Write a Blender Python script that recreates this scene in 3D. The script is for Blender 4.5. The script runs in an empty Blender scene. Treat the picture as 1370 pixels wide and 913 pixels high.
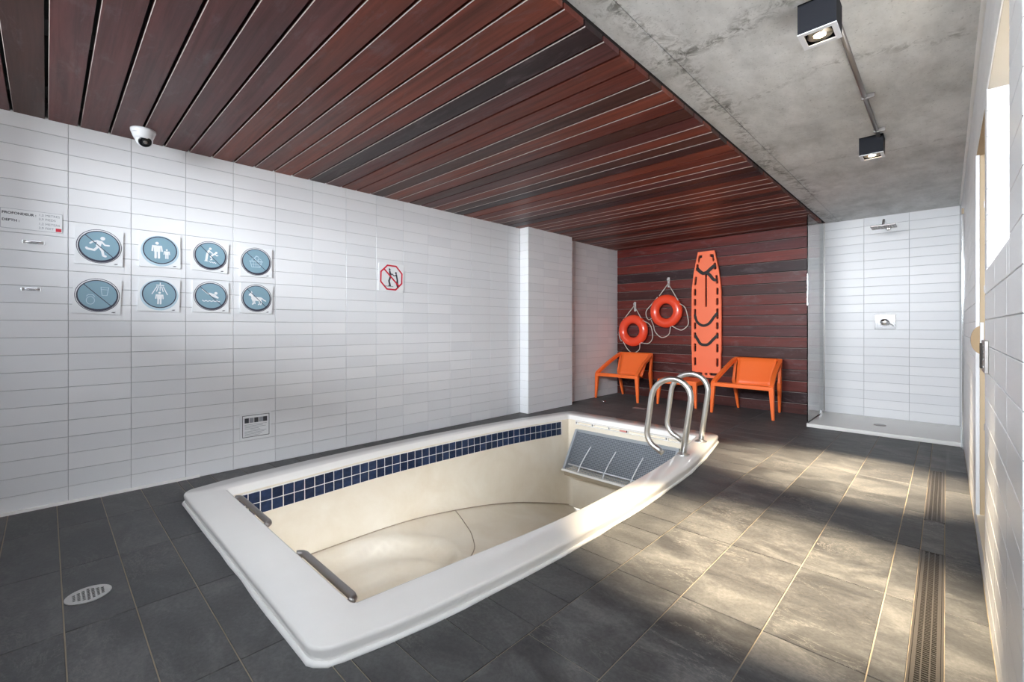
import bpy, bmesh, math, random
from mathutils import Vector, Matrix, Euler

random.seed(7)
scene = bpy.context.scene
COL = scene.collection
R = math.radians

# ------------------------------------------------------------------ camera
F_PX, W_PX, HORIZON = 601.6, 1370.0, 437.5
cam_d = bpy.data.cameras.new('camera')
cam = bpy.data.objects.new('camera', cam_d)
COL.objects.link(cam)
cam.location = (0, 0, 1.1)
cam.rotation_euler = (R(90), 0, R(44.0))
cam_d.sensor_width = 36.0
cam_d.lens = 36.0 * F_PX / W_PX
cam_d.shift_y = (HORIZON - 456.5) / W_PX
cam_d.clip_start = 0.02
scene.camera = cam

# ------------------------------------------------------------------ world (overcast daylight outside the glazing)
SKY_STRENGTH = 2.6
world = bpy.data.worlds.new('world')
scene.world = world
world.use_nodes = True
nt = world.node_tree
nt.nodes.clear()
wo = nt.nodes.new('ShaderNodeOutputWorld')
wb = nt.nodes.new('ShaderNodeBackground')
wr = nt.nodes.new('ShaderNodeValToRGB')
wt = nt.nodes.new('ShaderNodeTexCoord')
ws = nt.nodes.new('ShaderNodeSeparateXYZ')
wm = nt.nodes.new('ShaderNodeMapRange')
wm.inputs['From Min'].default_value = -1
wm.inputs['From Max'].default_value = 1
nt.links.new(wt.outputs['Generated'], ws.inputs[0])
nt.links.new(ws.outputs['Z'], wm.inputs['Value'])
nt.links.new(wm.outputs['Result'], wr.inputs['Fac'])
wr.color_ramp.elements[0].position = 0.46
wr.color_ramp.elements[0].color = (0.88, 0.88, 0.87, 1)
wr.color_ramp.elements[1].position = 0.54
wr.color_ramp.elements[1].color = (0.86, 0.93, 1.0, 1)
ze = wr.color_ramp.elements.new(1.0)
ze.color = (2.5, 2.75, 3.0, 1)
nt.links.new(wr.outputs['Color'], wb.inputs['Color'])
wb.inputs['Strength'].default_value = SKY_STRENGTH
nt.links.new(wb.outputs[0], wo.inputs['Surface'])

# daylight portals in the two glazed openings (they only guide sampling of the sky)
def portal(name, loc, rot, sx, sy):
    d = bpy.data.lights.new(name, 'AREA')
    d.shape = 'RECTANGLE'; d.size = sx; d.size_y = sy
    d.cycles.is_portal = True
    o = bpy.data.objects.new(name, d); COL.objects.link(o)
    o.location = loc; o.rotation_euler = rot
portal('window_portal', (-1.03, -0.78, 1.97), (R(90), 0, 0), 4.8, 0.9)
portal('window_portal', (0.33, 2.14, 1.685), (R(90), 0, R(90)), 0.9, 0.72)

# added area light for soft, even daylight over the sill of the rear glazing
dl = bpy.data.lights.new('daylight', 'AREA')
dl.shape = 'RECTANGLE'; dl.size = 10.0; dl.size_y = 4.4
dl.energy = 5000
dl.color = (0.88, 0.94, 1.0)
dlo = bpy.data.objects.new('daylight', dl); COL.objects.link(dlo)
dlo.location = (-0.3, -8.5, 3.2)
dlo.rotation_euler = (R(90 - 8), 0, 0)

# daylight through the window in the right wall
d2 = bpy.data.lights.new('daylight', 'AREA')
d2.shape = 'RECTANGLE'; d2.size = 5.0; d2.size_y = 2.8
d2.energy = 7000
d2.color = (0.92, 0.96, 1.0)
d2o = bpy.data.objects.new('daylight', d2); COL.objects.link(d2o)
d2o.location = (2.1, 2.6, 4.9)
d2o.rotation_euler = (Vector((-1.2, 2.6, 0.6)) - Vector(d2o.location)).to_track_quat('-Z', 'Z').to_euler()

scene.view_settings.view_transform = 'Standard'
scene.view_settings.look = 'None'
scene.view_settings.gamma = 1.0
scene.view_settings.use_curve_mapping = False
scene.view_settings.exposure = 0.32
LAMP_W = 1150

# ------------------------------------------------------------------ dimensions
XL = -3.94      # face of the left tiled wall
XR = 0.115      # face of the right tiled wall
YB = 6.60       # face of the wood wall
YS = 6.83       # face of the shower wall
YR = -0.75      # rear wall (below the glazing)
ZC = 2.363      # underside of the wood ceiling
ZK = 2.405       # underside of the concrete ceiling
XC = -1.09      # edge between wood and concrete
ROW = 0.1035

# ------------------------------------------------------------------ materials
def new_mat(name):
    m = bpy.data.materials.new(name); m.use_nodes = True
    return m, m.node_tree, m.node_tree.nodes['Principled BSDF']

def simple(name, col, rough=0.5, metal=0.0, spec=0.5, bump=0.0, bscale=200.0, var=0.0, coat=0.0):
    m, t, b = new_mat(name)
    b.inputs['Base Color'].default_value = (*col, 1)
    b.inputs['Roughness'].default_value = rough
    b.inputs['Metallic'].default_value = metal
    b.inputs['Specular IOR Level'].default_value = spec
    b.inputs['Coat Weight'].default_value = coat
    tc = t.nodes.new('ShaderNodeTexCoord')
    if var > 0:
        n = t.nodes.new('ShaderNodeTexNoise'); n.inputs['Scale'].default_value = 6; n.inputs['Detail'].default_value = 5
        t.links.new(tc.outputs['Object'], n.inputs['Vector'])
        mx = t.nodes.new('ShaderNodeMix'); mx.data_type = 'RGBA'
        mx.inputs[6].default_value = (*[c * (1 - var) for c in col], 1)
        mx.inputs[7].default_value = (*[min(1, c * (1 + var)) for c in col], 1)
        t.links.new(n.outputs['Fac'], mx.inputs[0])
        t.links.new(mx.outputs[2], b.inputs['Base Color'])
    if bump > 0:
        n2 = t.nodes.new('ShaderNodeTexNoise'); n2.inputs['Scale'].default_value = bscale
        t.links.new(tc.outputs['Object'], n2.inputs['Vector'])
        bp = t.nodes.new('ShaderNodeBump'); bp.inputs['Strength'].default_value = bump; bp.inputs['Distance'].default_value = 0.002
        t.links.new(n2.outputs['Fac'], bp.inputs['Height'])
        t.links.new(bp.outputs[0], b.inputs['Normal'])
    return m

def rnd_offset(t):
    """object coordinates shifted by the object's random number, so alike pieces differ"""
    tc = t.nodes.new('ShaderNodeTexCoord'); oi = t.nodes.new('ShaderNodeObjectInfo')
    mu = t.nodes.new('ShaderNodeMath'); mu.operation = 'MULTIPLY'; mu.inputs[1].default_value = 57.0
    t.links.new(oi.outputs['Random'], mu.inputs[0])
    cx = t.nodes.new('ShaderNodeCombineXYZ')
    for i in range(3): t.links.new(mu.outputs[0], cx.inputs[i])
    va = t.nodes.new('ShaderNodeVectorMath'); va.operation = 'ADD'
    t.links.new(tc.outputs['Object'], va.inputs[0]); t.links.new(cx.outputs[0], va.inputs[1])
    return va.outputs[0], oi.outputs['Random']

def ramp(t, fac, stops, interp='LINEAR'):
    r = t.nodes.new('ShaderNodeValToRGB'); r.color_ramp.interpolation = interp
    e = r.color_ramp.elements
    while len(e) < len(stops): e.new(0.5)
    for k, (p, c) in enumerate(stops):
        e[k].position = p; e[k].color = (*c, 1) if len(c) == 3 else c
    t.links.new(fac, r.inputs['Fac'])
    return r.outputs['Color']

def mixrgb(t, fac, a, b, mode='MIX'):
    m = t.nodes.new('ShaderNodeMix'); m.data_type = 'RGBA'; m.blend_type = mode
    for sock, v in ((0, fac), (6, a), (7, b)):
        if isinstance(v, (int, float)): m.inputs[sock].default_value = v
        elif isinstance(v, tuple): m.inputs[sock].default_value = (*v, 1) if len(v) == 3 else v
        else: t.links.new(v, m.inputs[sock])
    return m.outputs[2]

def noise(t, vec, scale, detail=5, rough=0.55, sc=None, dist=0.0):
    if sc:
        mp = t.nodes.new('ShaderNodeMapping'); mp.inputs['Scale'].default_value = sc
        t.links.new(vec, mp.inputs['Vector']); vec = mp.outputs[0]
    n = t.nodes.new('ShaderNodeTexNoise')
    n.inputs['Scale'].default_value = scale; n.inputs['Detail'].default_value = detail
    n.inputs['Roughness'].default_value = rough; n.inputs['Distortion'].default_value = dist
    t.links.new(vec, n.inputs['Vector'])
    return n.outputs['Fac']

def bump(t, b, h, strength, dist=0.004):
    bp = t.nodes.new('ShaderNodeBump'); bp.inputs['Strength'].default_value = strength; bp.inputs['Distance'].default_value = dist
    t.links.new(h, bp.inputs['Height']); t.links.new(bp.outputs[0], b.inputs['Normal'])

def mat_white_tile():
    m, t, b = new_mat('white_glazed_tile')
    v, r = rnd_offset(t)
    c = ramp(t, r, [(0, (0.76, 0.765, 0.78)), (1, (0.82, 0.82, 0.83))])
    t.links.new(c, b.inputs['Base Color'])
    b.inputs['Roughness'].default_value = 0.32
    bump(t, b, noise(t, v, 9, 2), 0.08, 0.003)
    return m

def mat_wood():
    m, t, b = new_mat('red_hardwood_plank')
    v, r = rnd_offset(t)
    base = t.nodes.new('ShaderNodeObjectInfo').outputs['Color']
    g = noise(t, v, 3.0, 8, 0.65, sc=(0.35, 9.0, 9.0), dist=0.6)
    gc = ramp(t, g, [(0.30, (0.50, 0.46, 0.46)), (0.55, (1.0, 1.0, 1.0)), (0.8, (1.3, 1.25, 1.2))])
    c = mixrgb(t, 1.0, base, gc, 'MULTIPLY')
    blot = noise(t, v, 2.2, 4, 0.6, sc=(0.5, 2.5, 2.5))
    bl = ramp(t, blot, [(0.35, (0.62, 0.62, 0.66)), (0.62, (1.0, 1.0, 1.0))])
    c = mixrgb(t, 0.8, c, bl, 'MULTIPLY')
    hz = ramp(t, noise(t, v, 5.0, 9, 0.75, sc=(0.7, 2.0, 2.0), dist=0.6), [(0.54, (0, 0, 0)), (0.74, (0.45, 0.45, 0.45))])
    c = mixrgb(t, hz, c, (0.20, 0.155, 0.165))
    t.links.new(c, b.inputs['Base Color'])
    rr = ramp(t, blot, [(0.3, (0.36, 0.36, 0.36)), (0.7, (0.52, 0.52, 0.52))])
    t.links.new(rr, b.inputs['Roughness'])
    b.inputs['Specular IOR Level'].default_value = 0.28
    bump(t, b, g, 0.15, 0.002)
    return m

def mat_slate(name, con):
    m, t, b = new_mat(name)
    v, r = rnd_offset(t)
    c0 = ramp(t, r, [(0, (0.066, 0.067, 0.069)), (1, (0.088, 0.088, 0.089))])
    n1 = noise(t, v, 2.3, 12, 0.66, sc=(1.0, 1.7, 1.0), dist=0.7)
    k = ramp(t, n1, [(0.36, (1-.50*con, 1-.50*con, 1-.48*con)), (0.50, (1, 1, 1)), (0.62, (1+.75*con, 1+.72*con, 1+.66*con))])
    c = mixrgb(t, 1.0, c0, k, 'MULTIPLY')
    n2 = noise(t, v, 4.2, 12, 0.72, sc=(0.8, 2.4, 1.0), dist=1.2)
    vein = ramp(t, n2, [(0.489, (0, 0, 0)), (0.503, (1, 1, 1)), (0.517, (0, 0, 0))])
    n4 = ramp(t, noise(t, v, 2.0, 3), [(0.47, (0, 0, 0)), (0.62, (1, 1, 1))])
    vein = mixrgb(t, 1.0, vein, n4, 'MULTIPLY')
    vein = mixrgb(t, 1.0, vein, (0.85*con**1.6,)*3, 'MULTIPLY')
    c = mixrgb(t, vein, c, (0.27, 0.255, 0.235))
    n3 = noise(t, v, 75, 4, 0.7)
    sp = ramp(t, n3, [(0.35, (0.80, 0.80, 0.80)), (0.65, (1.18, 1.18, 1.18))])
    c = mixrgb(t, 0.85, c, sp, 'MULTIPLY')
    t.links.new(c, b.inputs['Base Color'])
    rr = ramp(t, n1, [(0.3, (0.50, 0.50, 0.50)), (0.7, (0.62, 0.62, 0.62))])
    t.links.new(rr, b.inputs['Roughness'])
    h = noise(t, v, 22, 8, 0.7, sc=(1.0, 1.8, 1.0))
    bump(t, b, h, 0.45, 0.003)
    return m

def mat_concrete():
    m, t, b = new_mat('raw_concrete')
    tc = t.nodes.new('ShaderNodeTexCoord'); v = tc.outputs['Object']
    n1 = noise(t, v, 1.6, 8, 0.6, dist=0.5)
    c = ramp(t, n1, [(0.28, (0.54, 0.545, 0.54)), (0.5, (0.70, 0.705, 0.70)), (0.72, (0.82, 0.825, 0.825))])
    n2 = noise(t, v, 7, 7, 0.7, sc=(1.0, 0.45, 1))
    c = mixrgb(t, 0.75, c, ramp(t, n2, [(0.3, (0.72, 0.72, 0.71)), (0.6, (1.08, 1.08, 1.08))]), 'MULTIPLY')
    # mildew streaks: across the slab and along the wood edge
    sep = t.nodes.new('ShaderNodeSeparateXYZ'); t.links.new(v, sep.inputs[0])
    def band(sock, centre, half, vec):
        w = noise(t, vec, 1.3, 3)
        ad = t.nodes.new('ShaderNodeMath'); ad.operation = 'MULTIPLY_ADD'; ad.inputs[1].default_value = 0.5
        t.links.new(w, ad.inputs[0]); t.links.new(sock, ad.inputs[2])
        sb = t.nodes.new('ShaderNodeMath'); sb.operation = 'SUBTRACT'; sb.inputs[1].default_value = centre + 0.25
        t.links.new(ad.outputs[0], sb.inputs[0])
        ab = t.nodes.new('ShaderNodeMath'); ab.operation = 'ABSOLUTE'; t.links.new(sb.outputs[0], ab.inputs[0])
        mr = t.nodes.new('ShaderNodeMapRange'); mr.inputs['From Min'].default_value = half; mr.inputs['From Max'].default_value = 0
        t.links.new(ab.outputs[0], mr.inputs['Value'])
        return mr.outputs['Result']
    spots = ramp(t, noise(t, v, 16, 9, 0.75, dist=1.0), [(0.46, (0, 0, 0)), (0.60, (1, 1, 1))])
    for sock, ce, ha, amt in ((sep.outputs['X'], -1.0, 0.10, 0.75), (sep.outputs['Y'], 2.05, 0.10, 0.8), (sep.outputs['Y'], 2.75, 0.05, 0.5), (sep.outputs['Y'], 1.55, 0.06, 0.6), (sep.outputs['Y'], 4.3, 0.05, 0.35)):
        bd = band(sock, ce, ha, v)
        mm = t.nodes.new('ShaderNodeMath'); mm.operation = 'MULTIPLY'
        t.links.new(bd, mm.inputs[0]); t.links.new(spots, mm.inputs[1])
        m2 = t.nodes.new('ShaderNodeMath'); m2.operation = 'MULTIPLY'; m2.inputs[1].default_value = amt
        t.links.new(mm.outputs[0], m2.inputs[0])
        c = mixrgb(t, m2.outputs[0], c, (0.085, 0.083, 0.070))
    pores = ramp(t, noise(t, v, 90, 2, 0.5), [(0.30, (0.6, 0.6, 0.6)), (0.36, (1, 1, 1))])
    c = mixrgb(t, 0.6, c, pores, 'MULTIPLY')
    t.links.new(c, b.inputs['Base Color'])
    b.inputs['Roughness'].default_value = 0.75
    bump(t, b, n2, 0.35, 0.006)
    return m

def mat_acrylic(name, col, dirt, rough=0.16):
    m, t, b = new_mat(name)
    tc = t.nodes.new('ShaderNodeTexCoord'); v = tc.outputs['Object']
    n = noise(t, v, 2.2, 7, 0.65, dist=0.4)
    c = ramp(t, n, [(0.32, dirt), (0.62, col)])
    t.links.new(c, b.inputs['Base Color'])
    b.inputs['Roughness'].default_value = rough
    return m

def mat_steel(name, col=(0.62, 0.61, 0.59), rough=0.26):
    m, t, b = new_mat(name)
    tc = t.nodes.new('ShaderNodeTexCoord')
    n = noise(t, tc.outputs['Object'], 40, 4, 0.6)
    b.inputs['Roughness'].default_value = rough
    b.inputs['Base Color'].default_value = (*col, 1); b.inputs['Metallic'].default_value = 1.0
    return m

def mat_mosaic():
    m, t, b = new_mat('navy_mosaic_tile')
    v, r = rnd_offset(t)
    c0 = ramp(t, r, [(0, (0.010, 0.020, 0.052)), (1, (0.022, 0.040, 0.095))])
    k = ramp(t, noise(t, v, 30, 5), [(0.3, (0.75, 0.75, 0.75)), (0.7, (1.35, 1.35, 1.35))])
    t.links.new(mixrgb(t, 1.0, c0, k, 'MULTIPLY'), b.inputs['Base Color'])
    b.inputs['Roughness'].default_value = 0.18
    return m

def mat_glass():
    m, t, b = new_mat('clear_glass')
    b.inputs['Base Color'].default_value = (0.93, 0.97, 0.96, 1)
    b.inputs['Roughness'].default_value = 0.0
    b.inputs['IOR'].default_value = 1.5
    b.inputs['Transmission Weight'].default_value = 1.0
    return m

def mat_emit(name, col, s):
    m, t, b = new_mat(name)
    b.inputs['Emission Color'].default_value = (*col, 1); b.inputs['Emission Strength'].default_value = s
    return m

M = dict(
    tile=mat_white_tile(), wood=mat_wood(), slate=mat_slate('slate_look_floor_tile', 1.0), strip=mat_slate('slate_look_strip_tile', 0.55), concrete=mat_concrete(), mosaic=mat_mosaic(), glass=mat_glass(),
    grout=simple('grey_wall_grout', (0.42, 0.42, 0.43), 0.85, bump=0.2),
    fgrout=simple('tan_floor_grout', (0.36, 0.30, 0.22), 0.85, bump=0.3, var=0.2),
    void=simple('dark_batten_void', (0.012, 0.011, 0.010), 0.9),
    rim=mat_acrylic('white_acrylic_rim', (0.92, 0.895, 0.86), (0.89, 0.865, 0.825), 0.14),
    basin=mat_acrylic('cream_acrylic_basin', (0.86, 0.79, 0.67), (0.78, 0.69, 0.55), 0.38),
    arris=simple('painted_edge_light', (0.52, 0.45, 0.42), 0.4),  # pale colour paints in the window light along the plank chamfers
    sticker=simple('faded_red_sticker', (0.66, 0.26, 0.24), 0.5),
    soffit=simple('grey_beige_soffit', (0.36, 0.32, 0.26), 0.6),
    pgrout=simple('pale_wall_grout', (0.74, 0.73, 0.72), 0.8, bump=0.2),
    seam=simple('brown_seam', (0.42, 0.34, 0.25), 0.7),
    caulk=simple('white_caulk', (0.90, 0.885, 0.86), 0.45, bump=0.4, bscale=60),
    steel=mat_steel('brushed_steel', (0.70, 0.69, 0.67), 0.33), chrome=mat_steel('chrome', (0.75, 0.75, 0.76), 0.10), dsteel=mat_steel('dull_steel', (0.34, 0.32, 0.31), 0.38),
    alu=simple('white_aluminium', (0.78, 0.79, 0.82), 0.3),
    grille=simple('grey_blue_steel', (0.40, 0.43, 0.47), 0.4, 0.3), grille_back=simple('blue_grey_cavity', (0.15, 0.17, 0.20), 0.6), kick=simple('painted_recess_shade', (0.42, 0.36, 0.27), 0.6),
    orange=simple('orange_plastic', (0.93, 0.165, 0.030), 0.42, bump=0.1, bscale=400), coral=simple('coral_plastic', (0.95, 0.185, 0.075), 0.45, bump=0.1, bscale=300),
    buoy=simple('red_orange_vinyl', (0.87, 0.075, 0.028), 0.25, coat=0.3), rope=simple('white_rope', (0.62, 0.58, 0.52), 0.8, bump=0.6, bscale=300),
    black=simple('black_webbing', (0.022, 0.018, 0.017), 0.7, bump=0.4, bscale=500), lamp=simple('charcoal_lamp_metal', (0.012, 0.013, 0.018), 0.65, spec=0.2),
    lampin=simple('lamp_reflector', (0.50, 0.44, 0.36), 0.3, 0.8), bulb=mat_emit('warm_bulb', (1.0, 0.74, 0.40), 60.0),
    sign=simple('white_sign_plastic', (0.82, 0.83, 0.84), 0.3), blue=simple('sky_blue_print', (0.22, 0.36, 0.44), 0.3), pale=simple('pale_blue_print', (0.50, 0.64, 0.72), 0.3),
    navy=simple('dark_navy_print', (0.030, 0.030, 0.055), 0.3), red=simple('red_print', (0.62, 0.015, 0.04), 0.35), ink=simple('black_ink', (0.035, 0.035, 0.045), 0.5), inkgrey=simple('grey_ink', (0.30, 0.31, 0.34), 0.5),
    camw=simple('white_camera_plastic', (0.80, 0.81, 0.83), 0.25), lens=simple('black_lens', (0.008, 0.008, 0.01), 0.05),
    tray=simple('white_shower_tray', (0.74, 0.72, 0.69), 0.35), jamb=simple('beige_jamb', (0.55, 0.43, 0.28), 0.6, var=0.15), maple=simple('tan_wood_pull', (0.33, 0.22, 0.11), 0.5, var=0.2),
    cream=simple('cream_sill', (0.78, 0.70, 0.56), 0.5, var=0.08), paint=simple('white_paint', (0.78, 0.78, 0.79), 0.7, bump=0.1), grate=simple('worn_grate_steel', (0.075, 0.066, 0.060), 0.45, 0.3),
)

# ------------------------------------------------------------------ helpers
def link(name, mesh, mat=None, parent=None, matrix=None, smooth=False):
    o = bpy.data.objects.new(name, mesh); COL.objects.link(o)
    if mat and not mesh.materials: mesh.materials.append(mat)
    if parent: o.parent = parent
    if matrix is not None: o.matrix_local = matrix
    if smooth:
        for p in mesh.polygons: p.use_smooth = True
    return o

def tag(o, label=None, cat=None, group=None, kind=None):
    if label: o['label'] = label
    if cat: o['category'] = cat
    if group: o['group'] = group
    if kind: o['kind'] = kind
    return o

def empty(name, loc=(0, 0, 0), rot=(0, 0, 0)):
    o = bpy.data.objects.new(name, None); COL.objects.link(o)
    o.empty_display_size = 0.1
    o.location = loc; o.rotation_euler = rot
    return o

class MB:
    def __init__(s): s.v = []; s.f = []
    def add(s, vs, fs):
        n = len(s.v); s.v += [tuple(x) for x in vs]; s.f += [tuple(i + n for i in f) for f in fs]; return s
    def box(s, x0, x1, y0, y1, z0, z1):
        return s.add([(x0,y0,z0),(x1,y0,z0),(x1,y1,z0),(x0,y1,z0),(x0,y0,z1),(x1,y0,z1),(x1,y1,z1),(x0,y1,z1)],
                     [(0,3,2,1),(4,5,6,7),(0,1,5,4),(1,2,6,5),(2,3,7,6),(3,0,4,7)])
    def prism(s, poly, z0, z1):
        n = len(poly)
        return s.add([(x,y,z0) for x,y in poly] + [(x,y,z1) for x,y in poly],
                     [tuple(reversed(range(n))), tuple(range(n, 2*n))] + [(i,(i+1)%n,n+(i+1)%n,n+i) for i in range(n)])
    def bar(s, p0, p1, w0, d0, w1=None, d1=None, ref=(0,0,1)):
        w1 = w0 if w1 is None else w1; d1 = d0 if d1 is None else d1
        p0 = Vector(p0); p1 = Vector(p1); t = (p1-p0).normalized(); r = Vector(ref)
        if abs(t.dot(r)) > 0.95: r = Vector((0,1,0)) if abs(t.y) < 0.9 else Vector((1,0,0))
        a = t.cross(r).normalized(); b = a.cross(t).normalized()
        vs = []
        for p, w, d in ((p0,w0,d0),(p1,w1,d1)):
            for sa, sb in ((-1,-1),(1,-1),(1,1),(-1,1)): vs.append(p + a*sa*w/2 + b*sb*d/2)
        return s.add(vs, [(0,1,2,3),(7,6,5,4),(0,4,5,1),(1,5,6,2),(2,6,7,3),(3,7,4,0)])
    def tube(s, pts, r, seg=10, closed=False):
        pts = [Vector(p) for p in pts]; n = len(pts)
        if n < 2: return s
        T = []
        for i in range(n):
            if closed: d = pts[(i+1)%n] - pts[i-1]
            else: d = pts[min(i+1,n-1)] - pts[max(i-1,0)]
            T.append(d.normalized())
        u = T[0].orthogonal().normalized(); vs = []
        for i in range(n):
            u = (u - T[i]*u.dot(T[i])).normalized(); w = T[i].cross(u)
            rr = r[i] if isinstance(r, (list, tuple)) else r
            for k in range(seg):
                a = 2*math.pi*k/seg; vs.append(pts[i] + (u*math.cos(a) + w*math.sin(a))*rr)
        fs = []
        for i in range(n if closed else n-1):
            j = (i+1)%n
            for k in range(seg): fs.append((i*seg+k, i*seg+(k+1)%seg, j*seg+(k+1)%seg, j*seg+k))
        if not closed: fs += [tuple(reversed(range(seg))), tuple((n-1)*seg+k for k in range(seg))]
        return s.add(vs, fs)
    def lathe(s, prof, seg=24, axis='z', origin=(0,0,0)):
        vs = []; o = Vector(origin)
        for r, z in prof:
            for k in range(seg):
                a = 2*math.pi*k/seg; c, q = r*math.cos(a), r*math.sin(a)
                vs.append(o + Vector((c,q,z) if axis == 'z' else (c,-z,q)))
        fs = []
        for i in range(len(prof)-1):
            for k in range(seg): fs.append((i*seg+k, i*seg+(k+1)%seg, (i+1)*seg+(k+1)%seg, (i+1)*seg+k))
        if prof[0][0] > 0: fs.append(tuple(reversed(range(seg))))
        if prof[-1][0] > 0: fs.append(tuple((len(prof)-1)*seg+k for k in range(seg)))
        return s.add(vs, fs)
    def mesh(s, name='mesh', recalc=True):
        m = bpy.data.meshes.new(name); m.from_pydata(s.v, [], s.f)
        if recalc:
            b = bmesh.new(); b.from_mesh(m); bmesh.ops.recalc_face_normals(b, faces=b.faces); b.to_mesh(m); b.free()
        m.update(); return m
    def build(s, name, mat, parent=None, smooth=False, matrix=None, bevel=0.0, bseg=2):
        o = link(name, s.mesh(name), mat, parent, matrix, smooth)
        if bevel > 0:
            md = o.modifiers.new('bevel', 'BEVEL'); md.width = bevel; md.segments = bseg; md.limit_method = 'ANGLE'; md.angle_limit = R(35)
            for p in o.data.polygons: p.use_smooth = True
            md.harden_normals = True
        return o

def smooth_pts(pts, n=6, closed=False):
    P = [Vector(p) for p in pts]; out = []
    m = len(P)
    for i in range(m if closed else m-1):
        p1, p2 = P[i], P[(i+1)%m]
        p0 = P[i-1] if (closed or i > 0) else p1*2 - p2
        p3 = P[(i+2)%m] if (closed or i+2 < m) else p2*2 - p1
        for k in range(n):
            t = k/n
            out.append(0.5*((2*p1) + (p2-p0)*t + (2*p0-5*p1+4*p2-p3)*t*t + (3*p1-p0-3*p2+p3)*t**3))
    if not closed: out.append(P[-1])
    return out

def circle(cx, cy, r, n=32, ry=None, a0=0.0):
    ry = ry or r
    return [(cx + r*math.cos(a0+2*math.pi*k/n), cy + ry*math.sin(a0+2*math.pi*k/n)) for k in range(n)]

def rrect(x0, x1, y0, y1, r, n=5):
    out = []
    for cx, cy, a in ((x1-r,y1-r,0),(x0+r,y1-r,90),(x0+r,y0+r,180),(x1-r,y0+r,270)):
        for k in range(n+1):
            t = R(a + 90*k/n); out.append((cx + r*math.cos(t), cy + r*math.sin(t)))
    return out

def filled(name, loops, thick, bevel=0.0):
    """flat outline with holes, given real thickness: local z runs from 0 to thick"""
    cu = bpy.data.curves.new(name, 'CURVE'); cu.dimensions = '2D'; cu.fill_mode = 'BOTH'
    cu.extrude = max(thick/2 - bevel, 0.00001); cu.bevel_depth = bevel; cu.bevel_resolution = 1
    for lp in loops:
        s = cu.splines.new('POLY'); s.points.add(len(lp)-1); s.use_cyclic_u = True
        for p, (x, y) in zip(s.points, lp): p.co = (x, y, 0, 1)
    o = bpy.data.objects.new(name, cu); COL.objects.link(o)
    bpy.context.view_layer.update()
    m = bpy.data.meshes.new_from_object(o.evaluated_get(bpy.context.evaluated_depsgraph_get()))
    m.transform(Matrix.Translation((0, 0, thick/2)))
    bpy.data.objects.remove(o); bpy.data.curves.remove(cu)
    return m

def text_mesh(body, size, align='LEFT', extrude=0.0003, bold=0.0):
    cu = bpy.data.curves.new('text', 'FONT'); cu.body = body; cu.size = size; cu.align_x = align
    cu.extrude = extrude; cu.offset = bold; cu.resolution_u = 3
    o = bpy.data.objects.new('text', cu); COL.objects.link(o)
    bpy.context.view_layer.update()
    m = bpy.data.meshes.new_from_object(o.evaluated_get(bpy.context.evaluated_depsgraph_get()))
    bpy.data.objects.remove(o); bpy.data.curves.remove(cu)
    return m

# local frames: X right, Y up, Z out of the surface
ROT_L = Matrix(((0,0,1,0),(1,0,0,0),(0,1,0,0),(0,0,0,1)))      # left wall: X->+y, Y->+z, Z->+x
ROT_B = Matrix(((1,0,0,0),(0,0,-1,0),(0,1,0,0),(0,0,0,1)))     # back walls: X->+x, Y->+z, Z->-y
ROT_R = Matrix(((0,0,-1,0),(-1,0,0,0),(0,1,0,0),(0,0,0,1)))    # right wall: X->-y, Y->+z, Z->-x

_tc = {}
def tile_mesh(w, h, t, ch=0.0012):
    k = (round(w,4), round(h,4), round(t,4))
    if k not in _tc:
        mb = MB(); z1 = t - ch
        vs = []
        for zz, i in ((0,0),(z1,0),(t,ch)):
            vs += [(i-w/2,i-h/2,zz),(w/2-i,i-h/2,zz),(w/2-i,h/2-i,zz),(i-w/2,h/2-i,zz)]
        fs = [(8,9,10,11)]
        for l in (0,4):
            for i in range(4): fs.append((l+i, l+(i+1)%4, l+4+(i+1)%4, l+4+i))
        mb.add(vs, fs); _tc[k] = mb.mesh('tile', False)
    return _tc[k]

def subtract(rects, hole):
    a0,a1,b0,b1 = hole; out = []
    for (x0,x1,y0,y1) in rects:
        if x1 <= a0 or x0 >= a1 or y1 <= b0 or y0 >= b1: out.append((x0,x1,y0,y1)); continue
        if x0 < a0: out.append((x0,a0,y0,y1))
        if x1 > a1: out.append((a1,x1,y0,y1))
        xa, xb = max(x0,a0), min(x1,a1)
        if y0 < b0: out.append((xa,xb,y0,b0))
        if y1 > b1: out.append((xa,xb,b1,y1))
    return out

def tile_wall(parent, frame, origin, u0, u1, v0, v1, pu, pv, uoff, voff, holes=(), gap=0.0028, t=0.006, limit=300, near=None):
    """tiles as children of a wall; frame maps local (u,v,out) to world, origin is its zero point"""
    pieces = []
    us = [u0]; k = math.ceil((u0-uoff)/pu + 1e-6)
    while uoff + k*pu < u1 - 0.004: us.append(uoff + k*pu); k += 1
    us.append(u1)
    vs = [v0]; k = math.ceil((v0-voff)/pv + 1e-6)
    while voff + k*pv < v1 - 0.004: vs.append(voff + k*pv); k += 1
    vs.append(v1)
    for i in range(len(us)-1):
        for j in range(len(vs)-1):
            rs = [(us[i], us[i+1], vs[j], vs[j+1])]
            for h in holes: rs = subtract(rs, h)
            pieces += [r for r in rs if r[1]-r[0] > 0.012 and r[3]-r[2] > 0.012]
    if near: pieces.sort(key=near)
    rest = MB()
    for n, (a,b,c,d) in enumerate(pieces):
        w, h = b-a-gap, d-c-gap
        mat = Matrix.Translation(origin) @ frame @ Matrix.Translation(((a+b)/2, (c+d)/2, -t))
        if n < limit:
            link('tile', tile_mesh(w, h, t), M['tile'], parent, mat)
        else:
            mm = tile_mesh(w, h, t)
            rest.add([mat @ v.co for v in mm.vertices], [tuple(p.vertices) for p in mm.polygons])
    if rest.v:
        o = rest.build('tile_field', M['tile'], parent); o['kind'] = 'stuff'

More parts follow.
